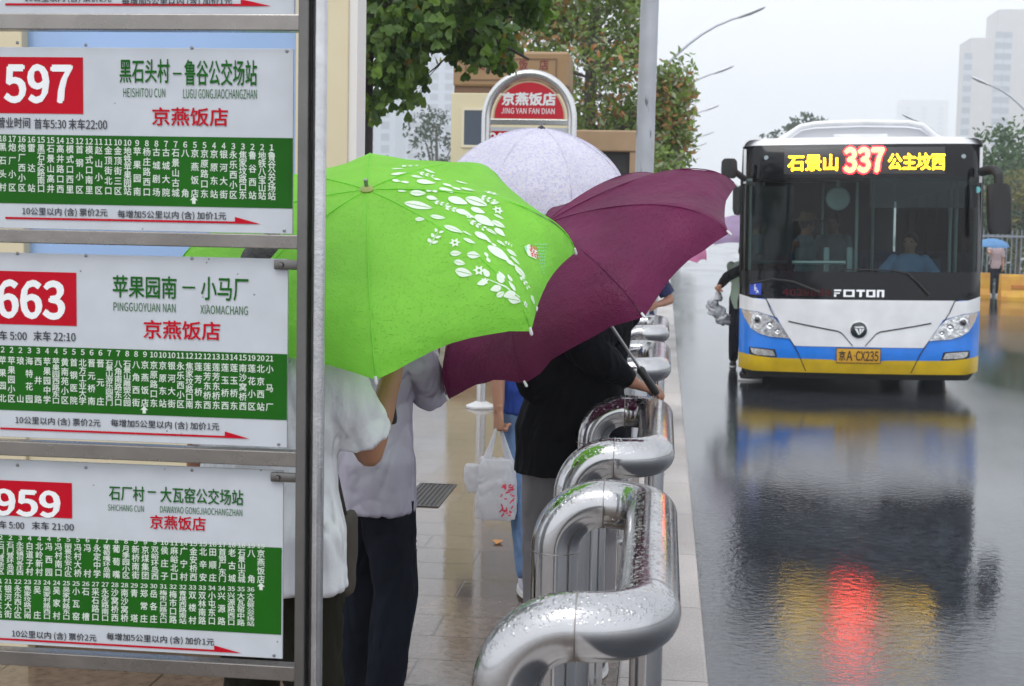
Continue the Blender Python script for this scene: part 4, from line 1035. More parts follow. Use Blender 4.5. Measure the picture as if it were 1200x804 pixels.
# --- writing on the front
m = MB(); ftext(m, 'F', 976, 341.5, 983.5, 349.5, .006); 
def blk(mb, x0, y0, x1, y1): 
    q = patch(pp((x0, y1), (x1, y1)), pp((x0, y0), (x1, y0)), .006, 2, 1); mb.add(q.v, q.f)
m = MB()
for a in ((976, 341.5, 984, 343.4), (976, 344.8, 982.5, 346.4), (976, 347, 978.6, 349.8),
          (986.5, 341.5, 999, 343.3), (986.5, 348, 999, 349.8), (986.5, 343.3, 989.2, 348), (996.3, 343.3, 999, 348),
          (1001, 341.5, 1010.5, 343.6), (1004.3, 343.6, 1007.2, 349.8),
          (1012, 341.5, 1022, 343.3), (1012, 348, 1022, 349.8), (1012, 343.3, 1014.6, 348), (1019.4, 343.3, 1022, 348),
          (1023.8, 341.5, 1032, 343.3), (1023.8, 343.3, 1026.4, 349.8), (1029.4, 343.3, 1032, 349.8)): blk(m, *a)
bld(m, 'chrome_lettering', mat('chrome_letters', (.85, .86, .88), .25, metal=.6), smooth=False)
m = MB(); ftext(m, '4029889', 918, 341.5, 972, 349, .006, .02); bld(m, 'fleet_number', mat('dull_red_digits', (.07, .004, .010), .5, spec=.1), smooth=False)
st_ = bld(patch(pp((880, 348.8), (893.5, 348.8)), pp((880, 335.2), (893.5, 335.2)), .006, 4, 4), 'access_sticker', mat('sticker_blue', (.02, .06, .45), .35))
m = MB()
def dpts(pts, w_):
    q = patch(pp(*[(x, y + w_ / 2) for x, y in pts]), pp(*[(x, y - w_ / 2) for x, y in pts]), .0085, 12, 1); m.add(q.v, q.f)
def dvert(pts, w_):
    q = patch(pp(*[(x - w_ / 2, y) for x, y in pts]), pp(*[(x + w_ / 2, y) for x, y in pts]), .0085, 12, 1); m.add(q.v, q.f)
dvert([(886, 339), (886.2, 343.5)], 1.1); dpts([(886, 341.2), (888.6, 341.2)], .8); dpts([(886, 343.6), (889, 343.6)], 1); dvert([(888.9, 343.4), (890.2, 346.6)], 1)
dvert([(886.2 + 2.9 * math.cos(a), 344.3 + 2.6 * math.sin(a)) for a in [-.2 + 3.9 * i / 10 for i in range(5)]], .9)
x_, z_ = pp((886, 337.6))[0]; m.lathe([(.0085, .0002), (.0085, .001)], (x_, fy(x_, z_) - .0085, z_), (0, -1, 0), 12)
m.build('wheelchair_symbol', ink_white, st_, local=True)
# emblem
x, z = pp((1004.5, 387.5))[0]; y = fy(x, z) - .008
em = MB().lathe([(9.2 / PB, 0), (9.2 / PB, .012), (8.4 / PB, .018)], (x, y, z), (0, -1, 0), 32); eo = bld(em, 'emblem', mat('emblem_dark', (.01, .022, .025), .2, coat=.5))
MB().lathe([(9.6 / PB, 0), (9.6 / PB, .01), (9.1 / PB, .012), (9.1 / PB, .0)], (x, y, z), (0, -1, 0), 32).build('emblem_ring', mat('chrome', (.75, .76, .78), .1, metal=1), eo, smooth=True, local=True)
m = MB()
for q in ([(-6, 3.6), (4.5, 4.4), (6.2, 2.2), (2.6, 2.4), (-3.2, 2.3)], [(-4.6, 1.4), (-1.6, 1.4), (1.0, -5.4), (-.4, -5.6)], [(.4, 1.4), (3.0, 1.4), (2.2, -4.6), (1.2, -4.9)], [(3.8, 1.4), (6.2, 1.2), (3.2, -3.6), (2.8, -3.4)]):
    m.prism([V((x + a / PB, y - .0195, z + c / PB)) for a, c in q], (0, -.002, 0))
m.build('emblem_mark', mat('chrome_letters', (.85, .86, .88), .25), eo, local=True)
# number plate
pl_ = bld(patch(pp((980.5, 425.5), (1029, 425.5)), pp((980.5, 409.5), (1029, 409.5)), .022, 12, 4), 'number_plate', mat('plate_yellow', (.62, .33, .02), .4))
patch(pp((979.8, 426.2), (1029.7, 426.2)), pp((979.8, 408.8), (1029.7, 408.8)), .018, 12, 4).build('plate_holder', dseam, pl_, local=True)
m = MB(); ftext(m, '京', 983, 412, 990, 423, .0245, .02); ftext(m, 'A', 991.5, 412, 998, 423, .0245, .02); ftext(m, '·', 999.5, 416.8, 1001, 418.3, .0245); ftext(m, 'CX235', 1002, 412, 1027, 423, .0245, .02); m.build('plate_lettering', mat('plate_ink', (.04, .02, .01), .5), pl_, local=True)
# round sensor dots and the stickers
for px, py, r, c in ((896.5, 189.5, 2.6, 'pale'), (1117, 189.5, 2.6, 'pale'), (1134.5, 227, 3.6, 'teal')):
    x, z = pp((px, py))[0]; MB().lathe([(r / PB, 0), (r / PB, .004)], (x, fy(x, z) - .004, z), (0, -1, 0), 18).build('round_sticker', mat('sticker_' + c, (.3, .38, .4) if c == 'pale' else (.2, .62, .66), .4), bus, local=True)
# wipers
for pts in ([(1082, 347), (1068, 332), (1056, 322), (1040, 319), (1000, 318.5), (982, 318.5)], [(960, 345), (930, 333), (906, 330), (880, 336)]):
    path = []
    for px, py in pts: x, z = pp((px, py))[0]; path.append((x, fy(x, z) - .035, z))
    bld(MB().tube(path, [.014, .012, .010, .009, .008, .007][:len(path)], 8), 'wiper', rubber)
# --- body shell
def section(y, ins=0, zlo=Z0, zhi=None):
    zhi = zhi or Z1; h = HB - ins; r = .10
    p = [(-h, zlo)]
    for i in range(7): a = math.pi - (math.pi / 2) * i / 6; p.append((-h + r + r * math.cos(a), zhi - ins * .3 - r + r * math.sin(a)))
    for i in range(7): a = math.pi / 2 - (math.pi / 2) * i / 6; p.append((h - r + r * math.cos(a), zhi - ins * .3 - r + r * math.sin(a)))
    p.append((h, zlo)); return [V((x, y, z)) for x, z in p]
yf0 = .30
def band(m, sgn, z0, z1, y0, y1, x=None, t=.03):
    x = x or HB; m.boxb((sgn * (x - t), y0, z0), (sgn * x, y1, z1))
for sg in (-1, 1):
    door = [(0.55, 1.75), (4.9, 6.2)] if sg < 0 else []
    m = MB(); ys = [yf0] + [v for d in door for v in d] + [LEN]
    for a, c in zip(ys[::2], ys[1::2]): band(m, sg, .62, 1.05, a, c)
    bld(m, 'side_panel', paint_w, smooth=False)
    m = MB()
    for a, c in zip(ys[::2], ys[1::2]): band(m, sg, Z0, .618, a, c)
    bld(m, 'side_skirt', paint_b, smooth=False)
    m = MB(); band(m, sg, 2.32, Z1 - .1, yf0, LEN); bld(m, 'side_header', paint_w, smooth=False)
    k = 0; y = yf0 + .02
    wins = [(.33, .53), (1.77, 2.9), (2.95, 4.1), (4.15, 4.88), (6.22, 7.3), (7.35, 8.6), (8.65, 10.1)] if sg < 0 else [(.33, 1.5), (1.55, 2.9), (2.95, 4.2), (4.25, 5.5), (5.55, 6.8), (6.85, 8.1), (8.15, 10.1)]
    for a, c in wins:
        wn = MB(); band(wn, sg, 1.052, 2.318, a + .04, c - .04, HB - .006, .006); w_ = bld(wn, 'side_window', glass, smooth=False)
        fm = MB(); band(fm, sg, 1.052, 2.318, a, a + .038, t=.03); band(fm, sg, 1.052, 2.318, c - .038, c, t=.03); fm.build('window_frame', gblack, w_, local=True)
    for a, c in door:
        dm = MB()
        for y0, y1 in ((a + .01, (a + c) / 2 - .01), ((a + c) / 2 + .01, c - .01)):
            for zz in ((.34, .44), (2.22, 2.318)): band(dm, sg, zz[0], zz[1], y0, y1, HB - .004, .03)
            for yy in ((y0, y0 + .05), (y1 - .05, y1)): band(dm, sg, .442, 2.218, yy[0], yy[1], HB - .004, .03)
        if a < 1:                                    # the front door stands open: two narrow leaves folded inwards
            for yy in (a + .02, c - .05):
                dm = MB(); x0_, x1_ = -HB + .02, -HB + .56
                for zz in ((.38, .46), (2.2, 2.3)): dm.boxb((x0_, yy, zz[0]), (x1_, yy + .03, zz[1]))
                for xx in ((x0_, x0_ + .05), (x1_ - .05, x1_)): dm.boxb((xx[0], yy, .462), (xx[1], yy + .03, 2.198))
                do = bld(dm, 'door', gblack, smooth=False)
                MB().boxb((x0_ + .05, yy + .01, .46), (x1_ - .05, yy + .016, 2.2)).build('door_glass', glass, do, local=True)
            continue
        do = bld(dm, 'door', gblack, smooth=False)
        gm = MB()
        for y0, y1 in ((a + .01, (a + c) / 2 - .01), ((a + c) / 2 + .01, c - .01)): band(gm, sg, .44, 2.22, y0 + .05, y1 - .05, HB - .015, .006)
        gm.build('door_glass', glass, do, local=True)
        hm = MB().tube([(sg * (HB - .10), (a + c) / 2, .8), (sg * (HB - .10), (a + c) / 2, 1.5)], .014, 8); hm.build('door_handle', paint_y, do, smooth=True, local=True)
m = MB(); rg = [section(y)[1:-1] for y in (yf0 - .02, LEN)]; n_ = len(rg[0])
k0 = len(m.v); m.v += rg[0] + rg[1]; fs = [(i, i + 1, n_ + i + 1, n_ + i) for i in range(n_ - 1)]; m.f += fs; m.m += [0] * len(fs)
bld(m, 'roof', paint_w)
bld(MB().boxb((-HB + .03, LEN - .03, Z0), (HB - .03, LEN, Z1 - .1)), 'rear_panel', paint_w, smooth=False)
bld(MB().boxb((-HB + .04, LEN - .06, .37), (HB - .04, LEN - .033, Z1 - .12)), 'rear_lining', dark, smooth=False)
bld(MB().boxb((-HB + .04, .32, .30), (HB - .04, LEN - .05, .36)), 'cabin_floor', dark, smooth=False)
bld(MB().boxb((-HB + .35, .5, .14), (HB - .35, LEN - .6, .297)), 'chassis', rubber, smooth=False)
bld(patch(pp((880, 446), (1130, 446)), pp((872, 437.5), (1138, 437.5)), -.05, 20, 2), 'underskirt', rubber)
# wheels
for sg in (-1, 1):
    for y in (2.55, 8.2):
        wm = thing('wheel', None, None, (sg * 1.06, y, .47)); wm.parent = bus
        MB().lathe([(.27, -.14), (.44, -.145), (.47, -.11), (.47, .11), (.44, .145), (.27, .14)], (0, 0, 0), (1, 0, 0), 36).build('tyre', rubber, wm, smooth=True, local=True)
        MB().lathe([(.268, -.13), (.24, -.09), (.12, -.07), (.11, -.11), (.02, -.12)] if sg < 0 else [(.268, .13), (.24, .09), (.12, .07), (.11, .11), (.02, .12)], (0, 0, 0), (1, 0, 0), 28).build('rim', mat('rim_steel', (.4, .4, .42), .4, metal=.8), wm, smooth=True, local=True)
# roof pod with its hoop
m = MB(); rg = []
for y, e in ((.55, .22), (.75, .05), (3.4, .0), (3.7, .2)):
    rg.append([V((x * (1 - e * .12), y, Z1 - .03 + (z - (Z1 - .03)) * (1 - e))) for x, z in [(-.86, Z1 - .03), (-.80, Z1 + .03), (-.66, bz(152)), (-.52, bz(149)), (0, bz(147)), (.52, bz(149)), (.66, bz(152)), (.80, Z1 + .03), (.86, Z1 - .03)]])
m.rings(rg); pod = bld(m, 'roof_pod', mat('pod_grey', (.58, .59, .62), .4), smooth=False)
hp = [(-.93, .5, Z1 - .02), (-.84, .5, Z1 + .035), (-.66, .5, bz(152)), (-.50, .5, bz(148.8)), (0, .5, bz(147.5)), (.50, .5, bz(148.8)), (.66, .5, bz(152)), (.80, .5, Z1 + .035), (.88, .5, Z1 - .02)]
MB().tube(round_path(hp, .06, 4), .034, 10).build('hoop_trim', paint_w, pod, smooth=True, local=True)
MB().boxb((-.3, .53, Z1 - .01), (.3, .6, Z1 + .075), bev=.02).build('pod_grille', paint_w, pod, local=True)
bld(MB().lathe([(.05, 0), (.05, .06), (.03, .085), (.01, .09)], (bx(1076), .7, Z1 - .01), n=16), 'roof_beacon', mat('cream_lamp', (.75, .62, .3), .4))
# mirrors
ar = [(HB - .02, .22, bz(207)), (HB + .05, .10, bz(205)), (HB + .09, .02, bz(206)), (HB + .12, -.02, bz(212)), (HB + .125, -.03, bz(224))]
mo = bld(MB().tube(round_path(ar, .03, 5), [.05] * len(round_path(ar, .03, 5)), 12), 'mirror_arm', rubber)
hd_ = MB(); rg = []
for f, wx in ((0, .085), (.03, .118), (.15, .126), (.42, .124), (.51, .118), (.535, .10)):
    z = bz(221) - f; rg.append([V((HB + .12 + f * .05 + wx * math.copysign(abs(math.cos(a)) ** .5, math.cos(a)), -.03 + .075 * math.copysign(abs(math.sin(a)) ** .7, math.sin(a)), z)) for a in [2 * math.pi * i / 28 for i in range(28)]])
hd_.rings(rg); mh = bld(hd_, 'mirror_head', rubber)
ar = [(-HB + .02, .22, bz(214)), (-HB - .10, .10, bz(205)), (-HB - .2, .05, bz(198))]
bld(MB().tube(ar, .035, 10), 'mirror_arm', rubber)
hd_ = MB(); rg = []
for f, wx in ((0, .06), (.03, .085), (.12, .09), (.19, .085), (.215, .06)):
    z = bz(191) - f; rg.append([V((-HB - .15 + wx * math.cos(a), .05 + .08 * math.sin(a), z)) for a in [2 * math.pi * i / 20 for i in range(20)]])
hd_.rings(rg); bld(hd_, 'mirror_head', rubber)
hd_ = MB(); rg = []
for f, wx in ((0, .03), (.04, .05), (.26, .05), (.32, .03)):
    z = bz(222) - f; rg.append([V((-HB - .06 + wx * math.cos(a), .14 + .07 * math.sin(a), z)) for a in [2 * math.pi * i / 20 for i in range(20)]])
hd_.rings(rg); bld(hd_, 'mirror_head', rubber)
# --- cabin
bld(MB().boxb((.02, .36, .36), (HB - .06, .72, 1.10), bev=.03), 'dashboard', dark, smooth=False)
bld(MB().boxb((-HB + .06, .36, .36), (.018, .5, .95), bev=.02), 'front_trim', dark, smooth=False)
sw = MB(); cx, cy, cz = .60, .78, 1.20
ax = V((0, .55, .83)).normalized(); a_, b_ = frame_of(ax)
sw.tube([V((cx, cy, cz)) + (a_ * math.cos(t) + b_ * math.sin(t)) * .225 for t in [2 * math.pi * i / 32 for i in range(33)]], .014, 8)
for t in (0, 2.1, 4.2): sw.tube([V((cx, cy, cz)) - ax * .03, V((cx, cy, cz)) + (a_ * math.cos(t) + b_ * math.sin(t)) * .22], .012, 6)
sw.tube([V((cx, cy, cz)) - ax * .03, V((cx, cy - .1, cz - .4))], .03, 8); bld(sw, 'steering_wheel', rubber)
pole_m = mat('cabin_pole', (.42, .50, .47), .3, metal=.4)
for x, y, z0, z1 in ((bx(1008), 1.3, .36, 2.6), (bx(879), .42, .9, 2.3), (bx(893), 1.9, .36, 2.6), (-.3, 3.2, .36, 2.6), (.35, 3.2, .36, 2.6), (bx(1118), 1.2, .9, 2.5), (bx(1127), 1.35, .9, 2.5)):
    bld(MB().tube([(x, y, z0), (x, y, z1)], .019, 10), 'grab_pole', pole_m)
bld(MB().tube([(bx(880), .62, bz(312)), (bx(992), .62, bz(312))], .022, 10), 'guard_rail', mat('guard_bright', (.62, .72, .7), .3, metal=.3))
for px in (970, 997): bld(MB().boxb((bx(px) - .03, .75, .95), (bx(px) + .03, .85, bz(294)), bev=.01), 'card_reader', mat('reader_grey', (.4, .5, .5), .4))
x, z = pp((981, 236))[0]
fan_ = bld(MB().lathe([(.13, 0), (.135, -.03), (.12, -.05), (.04, -.06), (.02, -.07)], (x, .62, z), (0, 1, 0), 28), 'cabin_fan', mat('fan_pale', (.50, .60, .55), .4))
MB().tube([(x, .62, z + .1), (x, .64, z + .28)], .02, 8).build('fan_stem', MATS['fan_pale'], fan_, smooth=True, local=True)
for y in (2.2, 3.6, 4.6, 6.6, 7.6, 8.6):
    for x in (-.75, .75):
        if x < 0 and y in (4.6,): continue
        sm2 = MB().boxb((x - .4, y, .78), (x + .4, y + .42, .86), bev=.03); sm2.boxb((x - .4, y + .40, .86), (x + .4, y + .47, 1.45), bev=.03); sm2.boxb((x - .3, y + .1, .36), (x + .3, y + .3, .78))
        bld(sm2, 'passenger_seat', mat('seat_blue', (.05, .10, .25), .6), smooth=False)
bld(MB().boxb((.36, 1.28, .5), (.86, 1.38, 1.45), bev=.04).boxb((.36, .92, .62), (.86, 1.30, .74), bev=.03).boxb((.46, 1.0, .36), (.76, 1.2, .62)), 'driver_seat', mat('seat_grey', (.06, .065, .07), .7), smooth=False)
bld(MB().boxb((-HB + .1, .4, 2.36), (HB - .1, 1.0, 2.40)), 'ceiling_box', dark, smooth=False)
bus_m = Matrix.LocRotScale(bus.location, bus.rotation_euler.to_quaternion(), None)
def in_bus(x, y, z): return bus_m @ V((x, y, z))
shirtb = mat('pale_blue_shirt', (.22, .36, .60), .7, var=.08); teal = mat('dull_teal_shirt', (.12, .20, .22), .8)
d_ = in_bus(.60, 1.10, .50)
person('bus driver in a pale blue uniform shirt seated behind the steering wheel', d_, BYAW + math.pi, 1.68, skin_m, {'L': in_bus(.80, .80, 1.28), 'R': in_bus(.40, .80, 1.28)}, shirtb, 'short', .84, 1.0, navy, 'short', shoe_k, vox=.016, sit=True, hcurl=(60, 60, 40), head_turn=R(-20))
q_ = in_bus(bx(945), 1.75, .36)
tpas, _, _, HDp, _ = person('bus passenger in a wide straw hat and teal shirt standing near the front door', q_, BYAW + R(-80), 1.60, skin_d, {'R': in_bus(bx(925), 1.5, 1.45)}, teal, 'short', .8, 1.1, navy, 'short', shoe_k, vox=.017)
hm = MB().lathe([(.20, -.012), (.21, -.004), (.12, .015), (.095, .06), (.085, .10), (.03, .115)], HDp(0, 0, .055), (0, 0, 1), 24)
hm.build('straw_hat', mat('straw', (.20, .15, .08), .8), tpas, smooth=True)
q_ = in_bus(bx(982), 2.2, .36)
person('bus passenger in a grey jacket standing behind the card readers', q_, BYAW + R(160), 1.62, skin_m, {}, mat('grey_jacket', (.30, .33, .35), .8), 'long', .78, 1.2, navy, 'short', shoe_k, vox=.017)
q_ = in_bus(bx(884), 1.2, .36)
person('bus passenger at the front door stretching out a bare forearm to pay', q_, BYAW + R(-75), 1.6, skin_m, {'R': in_bus(bx(912), 1.0, 1.36)}, mat('slate_shirt', (.10, .12, .15), .8), 'short', .8, 1.1, navy, 'short', shoe_k, vox=.017)
p6 = in_bus(-HB + .07, 1.12, 0); p6.z = road_z(p6.x)
hb6 = at(843, 336, Y=p6.y - .05)
_, a6, _, _, _ = person('person in a black coat boarding the bus with a grey plastic bag', tuple(p6), BYAW + R(-78), 1.66, skin_m, {'L': hb6}, blackc, 'long', .55, 1.25, blackc, 'short', shoe_k, feet={'R': (.12, .22, .28)}, vox=.016)
hb6 = a6['L'][2] + V((0, 0, -.06))
gb = thing('plastic_bag', 'crumpled grey plastic bag held by the person boarding the bus', 'bag', hb6)
m = MB(); q = hb6 + V((0, 0, -.22))
for dx, dz, r in ((-.07, .07, .10), (.0, -.02, .11), (.06, -.10, .10), (-.04, .0, .10)): m.ball(q + V((dx, 0, dz)), r * .85, 1, (1, .6, 1))
m.tube([hb6 + V((0, 0, .0)), q + V((-.02, 0, .12))], [.02, .05], 10)
m.remesh(.012, 0, .05, 11, (1, 1, 1)).build('bag_body', mat('grey_plastic_film', (.22, .23, .26), .25, col2=(.55, .56, .6), vscale=7, bump=.5, bscale=20), gb, smooth='all')
# ------------------------------------------------------------------ shelter light box behind the rack
cream = mat('cream_paint', (.62, .54, .37), .4, var=.05, vscale=3); cream_e = mat('pale_edge', (.70, .67, .64), .4)
LY = 4.85
a, c = at(346, 100, Y=LY), at(408, 100, Y=LY); e = at(417.5, 100, Y=LY + .16)
lb = thing('advertising_light_box', 'cream framed street advertising panel with pale blue poster standing behind the rack', 'advertising panel', ((a.x + c.x) / 2 - .75, LY, PZ))
bl0 = at(-30, 100, Y=LY).x; bl1 = at(26, 100, Y=LY).x
zb = at(200, 552, Y=LY).z; zt = 3.1; zp = at(200, 515, Y=LY).z
for x0, x1 in ((a.x, c.x), (bl0, bl1)): MB().boxb((x0, LY, PZ), (x1, LY + .158, zt), bev=.006).build('column', cream, lb)
MB().boxb((bl1, LY + .02, zb), (a.x, LY + .14, zp)).build('bottom_rail', cream, lb)
MB().boxb((bl1, LY + .02, zt - .12), (a.x, LY + .14, zt)).build('top_rail', cream, lb)
MB().boxb((bl1, LY + .05, zp), (a.x, LY + .13, zt - .12)).build('poster', mat('pale_blue_poster', (.28, .42, .68), .3, var=.1, vscale=1.5, coat=.4), lb)
MB().boxb((bl1, LY + .06, PZ), (a.x, LY + .12, zb)).build('kick_panel', mat('brown_kick_panel', (.10, .065, .035), .5, var=.2), lb)
MB().boxb((c.x, LY + .01, PZ), (c.x + .03, LY + .15, zt)).build('edge_trim', cream_e, lb)

# ------------------------------------------------------------------ second stop sign: arched steel tube with a red half disc
AY = 12.4
pl0, pr0, pt = at(569.5, 160, Y=AY), at(670, 160, Y=AY), at(619, 87, Y=AY)
sgn = thing('bus_stop_sign', 'arched stainless bus stop sign with a red half-round name plate', 'bus stop sign', ((pl0.x + pr0.x) / 2, AY, PZ))
cx = (pl0.x + pr0.x) / 2; ra = (pr0.x - pl0.x) / 2; zc_ = pt.z - ra * 1.02
path = [(pl0.x, AY, PZ)] + [(cx - math.cos(t) * ra, AY, zc_ + math.sin(t) * ra * 1.02) for t in [math.pi * i / 28 for i in range(29)]] + [(pr0.x, AY, PZ)]
MB().tube(path, .043, 20).build('arch_tube', mat('sign_tube', (.62, .62, .62), .25, metal=.9), sgn, smooth=True)
for x in (pl0.x, pr0.x): MB().lathe([(.14, .002), (.14, .02), (.07, .05), (.05, .06)], (x, AY, PZ), n=24).build('base_cone', mat('pale_base', (.62, .62, .62), .35, metal=.4), sgn, smooth=True)
zbar = at(620, 143, Y=AY).z
MB().boxb((pl0.x + .04, AY - .02, zbar - .028), (pr0.x - .04, AY + .02, zbar + .022), bev=.004).build('crossbar', MATS['sign_tube'], sgn)
r2 = ra - .085; zk = zbar + .03
half = [(cx + math.cos(t) * r2 * 1.03, zk + max(0, math.sin(t)) * (zc_ + ra * .99 - .062 - zk)) for t in [math.pi * i / 32 for i in range(33)]]
hp_ = MB().prism([V((x, AY - .012, z)) for x, z in half], (0, .02, 0)).build('name_plate', mat('sign_red', (.55, .012, .03), .35, coat=.3), sgn)
rim = MB(); pts_o = [(cx + math.cos(t) * (r2 * 1.03 + .014), zk + max(0, math.sin(t)) * (zc_ + ra * .99 - .062 - zk + .014)) for t in [math.pi * i / 32 for i in range(33)]]
rim.prism([V((x, AY - .008, z)) for x, z in pts_o], (0, .02, 0)).build('plate_rim', mat('rim_tan', (.55, .42, .28), .5), sgn)
def arow(mb, s, x0, x1, y, h, dy, off=0, Y=AY):
    p, q = at(x0, y, Y=Y), at(x1, y + (x1 - x0) * .03, Y=Y); p.y += dy; mb.text(s, p, V((1, 0, 0)), V((0, 0, 1)), q.x - p.x, h * (q.x - p.x) / (x1 - x0), off)
m = MB(); arow(m, '京燕饭店', 588.5, 651, 123.2, 14.5, -.014, .035); arow(m, 'JING YAN FAN DIAN', 587.5, 650, 133.2, 6.5, -.014, .012); m.build('plate_lettering', ink_white, hp_)
b0, b1 = at(576, 149, Y=AY), at(663, 200, Y=AY)
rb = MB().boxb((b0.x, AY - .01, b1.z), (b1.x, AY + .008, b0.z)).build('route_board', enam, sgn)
q0, q1 = at(569.5, 153.5, Y=AY), at(600, 178, Y=AY)
MB().boxb((b0.x, AY - .0125, q1.z), (q1.x, AY - .0102, q0.z)).build('number_panel', ink_red, rb)
m = MB(); arow(m, '300', 574, 598, 170, 14, -.0135, .03); m.build('route_number', ink_white, rb)
for i, z in enumerate((b1.z - .03, b1.z - .55, b1.z - 1.05)):
    MB().boxb((pl0.x + .03, AY - .015, z - .025), (pr0.x - .03, AY + .015, z + .02), bev=.003).build('crossbar', MATS['sign_tube'], sgn)
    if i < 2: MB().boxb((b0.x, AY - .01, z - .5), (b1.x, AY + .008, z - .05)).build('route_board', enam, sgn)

# ------------------------------------------------------------------ hotel pylon with tan box on a cream body
PY = 16.0
def wp2(px, py, Y=PY): return at(px, py, Y=Y)
k0, k1 = wp2(531, 80), wp2(667, 80); zt = wp2(600, 60).z; zm = wp2(600, 102).z; bl_ = wp2(528, 160); br_ = wp2(668, 160)
tan = mat('tan_box_paint', (.30, .185, .085), .45, var=.06, vscale=2); crm = mat('pylon_cream', (.62, .55, .36), .5, var=.05, vscale=2)
py_ = thing('hotel_sign_pylon', 'cream entrance pylon topped by a tan name box, behind the arched sign', 'pylon sign', ((k0.x + k1.x) / 2, PY + .35, PZ))
MB().boxb((k0.x, PY, zm), (k1.x, PY + .7, zt), bev=.03).build('name_box', tan, py_)
ins = MB(); x0, x1 = k0.x + .14, k1.x - .14; z0, z1 = zm + .07, zt - .08; w_ = .018
for q in (((x0, z0), (x1, z0 + w_)), ((x0, z1 - w_), (x1, z1)), ((x0, z0 + w_), (x0 + w_, z1 - w_)), ((x1 - w_, z0 + w_), (x1, z1 - w_))): ins.boxb((q[0][0], PY - .006, q[0][1]), (q[1][0], PY + .01, q[1][1]))
ins.build('inset_frame', mat('dark_tan', (.17, .09, .045), .5), py_)
m = MB(); dkr = mat('dark_red_letters', (.20, .03, .025), .5)
for s_, x in zip('京燕饭店', (562, 585, 608, 632)):
    arow(m, s_, x, x + 10.5, 82, 12, -.008, .012, PY)
m.build('box_lettering', dkr, py_)
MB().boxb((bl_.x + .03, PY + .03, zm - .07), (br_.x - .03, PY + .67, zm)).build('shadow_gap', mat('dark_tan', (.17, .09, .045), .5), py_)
MB().boxb((bl_.x, PY + .02, .55), (br_.x, PY + .7, zm - .07), bev=.012).build('pylon_body', crm, py_)
MB().boxb((bl_.x - .05, PY - .03, PZ), (br_.x + .06, PY + .75, .55), bev=.012).build('plinth', tan, py_)
v0, v1 = wp2(544, 129), wp2(562, 170)
wn = MB().boxb((v0.x, PY + .01, v1.z), (v1.x + .05, PY + .025, v0.z)).build('vent_panel', mat('slate_panel', (.06, .08, .11), .3), py_)
fr = MB(); f_ = .03
for q in (((v0.x - f_, v0.z), (v1.x + .08, v0.z + f_)), ((v0.x - f_, v1.z - f_), (v1.x + .08, v1.z)), ((v0.x - f_, v1.z), (v0.x, v0.z)), ((v1.x + .05, v1.z), (v1.x + .08, v0.z))): fr.boxb((q[0][0], PY + .005, q[0][1]), (q[1][0], PY + .03, q[1][1]))
fr.build('vent_frame', mat('pale_cream', (.68, .62, .46), .5), wn)
# tan wall coping with a dark opening, right of the pylon
WY = 17.5
c0, c1 = at(676, 152, Y=WY), at(749, 181, Y=WY)
gw = thing('gate_wall', 'low tan gate beam over a dark opening between the pylon and the grey pole', 'gate wall', ((c0.x + c1.x) / 2, WY + .3, PZ))
MB().boxb((c0.x - .3, WY, c1.z + .03), (c1.x, WY + .6, c0.z), bev=.02).build('beam', mat('tan_beam', (.36, .24, .14), .5, var=.08), gw)
MB().boxb((c0.x - .3, WY + .1, PZ), (c1.x - .12, WY + .5, c1.z + .03)).build('opening_panel', mat('dark_opening', (.02, .02, .022), .6), gw)
for x in (c1.x - .12, c0.x - .3): MB().boxb((x + .002, WY + .02, PZ), (x + .12, WY + .58, c1.z + .028)).build('pier', MATS['tan_beam'], gw)

# ------------------------------------------------------------------ poles and lamps
gp_m = mat('grey_pole_paint', (.42, .44, .48), .45, var=.1, vscale=5)
n, l, b = nodes(gp_m)
tc = n.new('ShaderNodeTexCoord'); mp = n.new('ShaderNodeMapping'); mp.inputs['Scale'].default_value = (9, 9, 2.2); l.new(tc.outputs['Object'], mp.inputs[0])
nz = n.new('ShaderNodeTexNoise'); nz.inputs['Scale'].default_value = 2.2; nz.inputs['Detail'].default_value = 6; l.new(mp.outputs[0], nz.inputs['Vector'])
cr = n.new('ShaderNodeValToRGB'); cr.color_ramp.elements[0].position = .62; cr.color_ramp.elements[1].position = .70; cr.color_ramp.elements[0].color = (1, 1, 1, 1); cr.color_ramp.elements[1].color = (.28, .28, .3, 1); l.new(nz.outputs[0], cr.inputs[0])
mu = n.new('ShaderNodeMixRGB'); mu.blend_type = 'MULTIPLY'; mu.inputs[0].default_value = 1; l.new(b.inputs['Base Color'].links[0].from_socket, mu.inputs[1]); l.new(cr.outputs[0], mu.inputs[2]); l.new(mu.outputs[0], b.inputs['Base Color'])
GY = 10.6
g0 = at(755.5, 185, Y=GY); g1 = at(762, 0, Y=GY)
up_ = thing('utility_pole', 'thick pale grey utility pole with flaking paint standing behind the maroon umbrella', 'pole', (g0.x, GY, PZ))
dxz = (g1.x - g0.x) / (g1.z - g0.z)
MB().tube([(g0.x + (z - g0.z) * dxz * .6, GY, z) for z in (PZ, 2, 4, 6.5)], [.078, .072, .068, .06], 28).build('shaft', gp_m, up_, smooth=True)
MB().lathe([(.15, .002), (.15, .02), (.09, .03)], (g0.x - (g0.z - PZ) * dxz * .6, GY, PZ), n=24).build('base_flange', gp_m, up_, smooth=True)

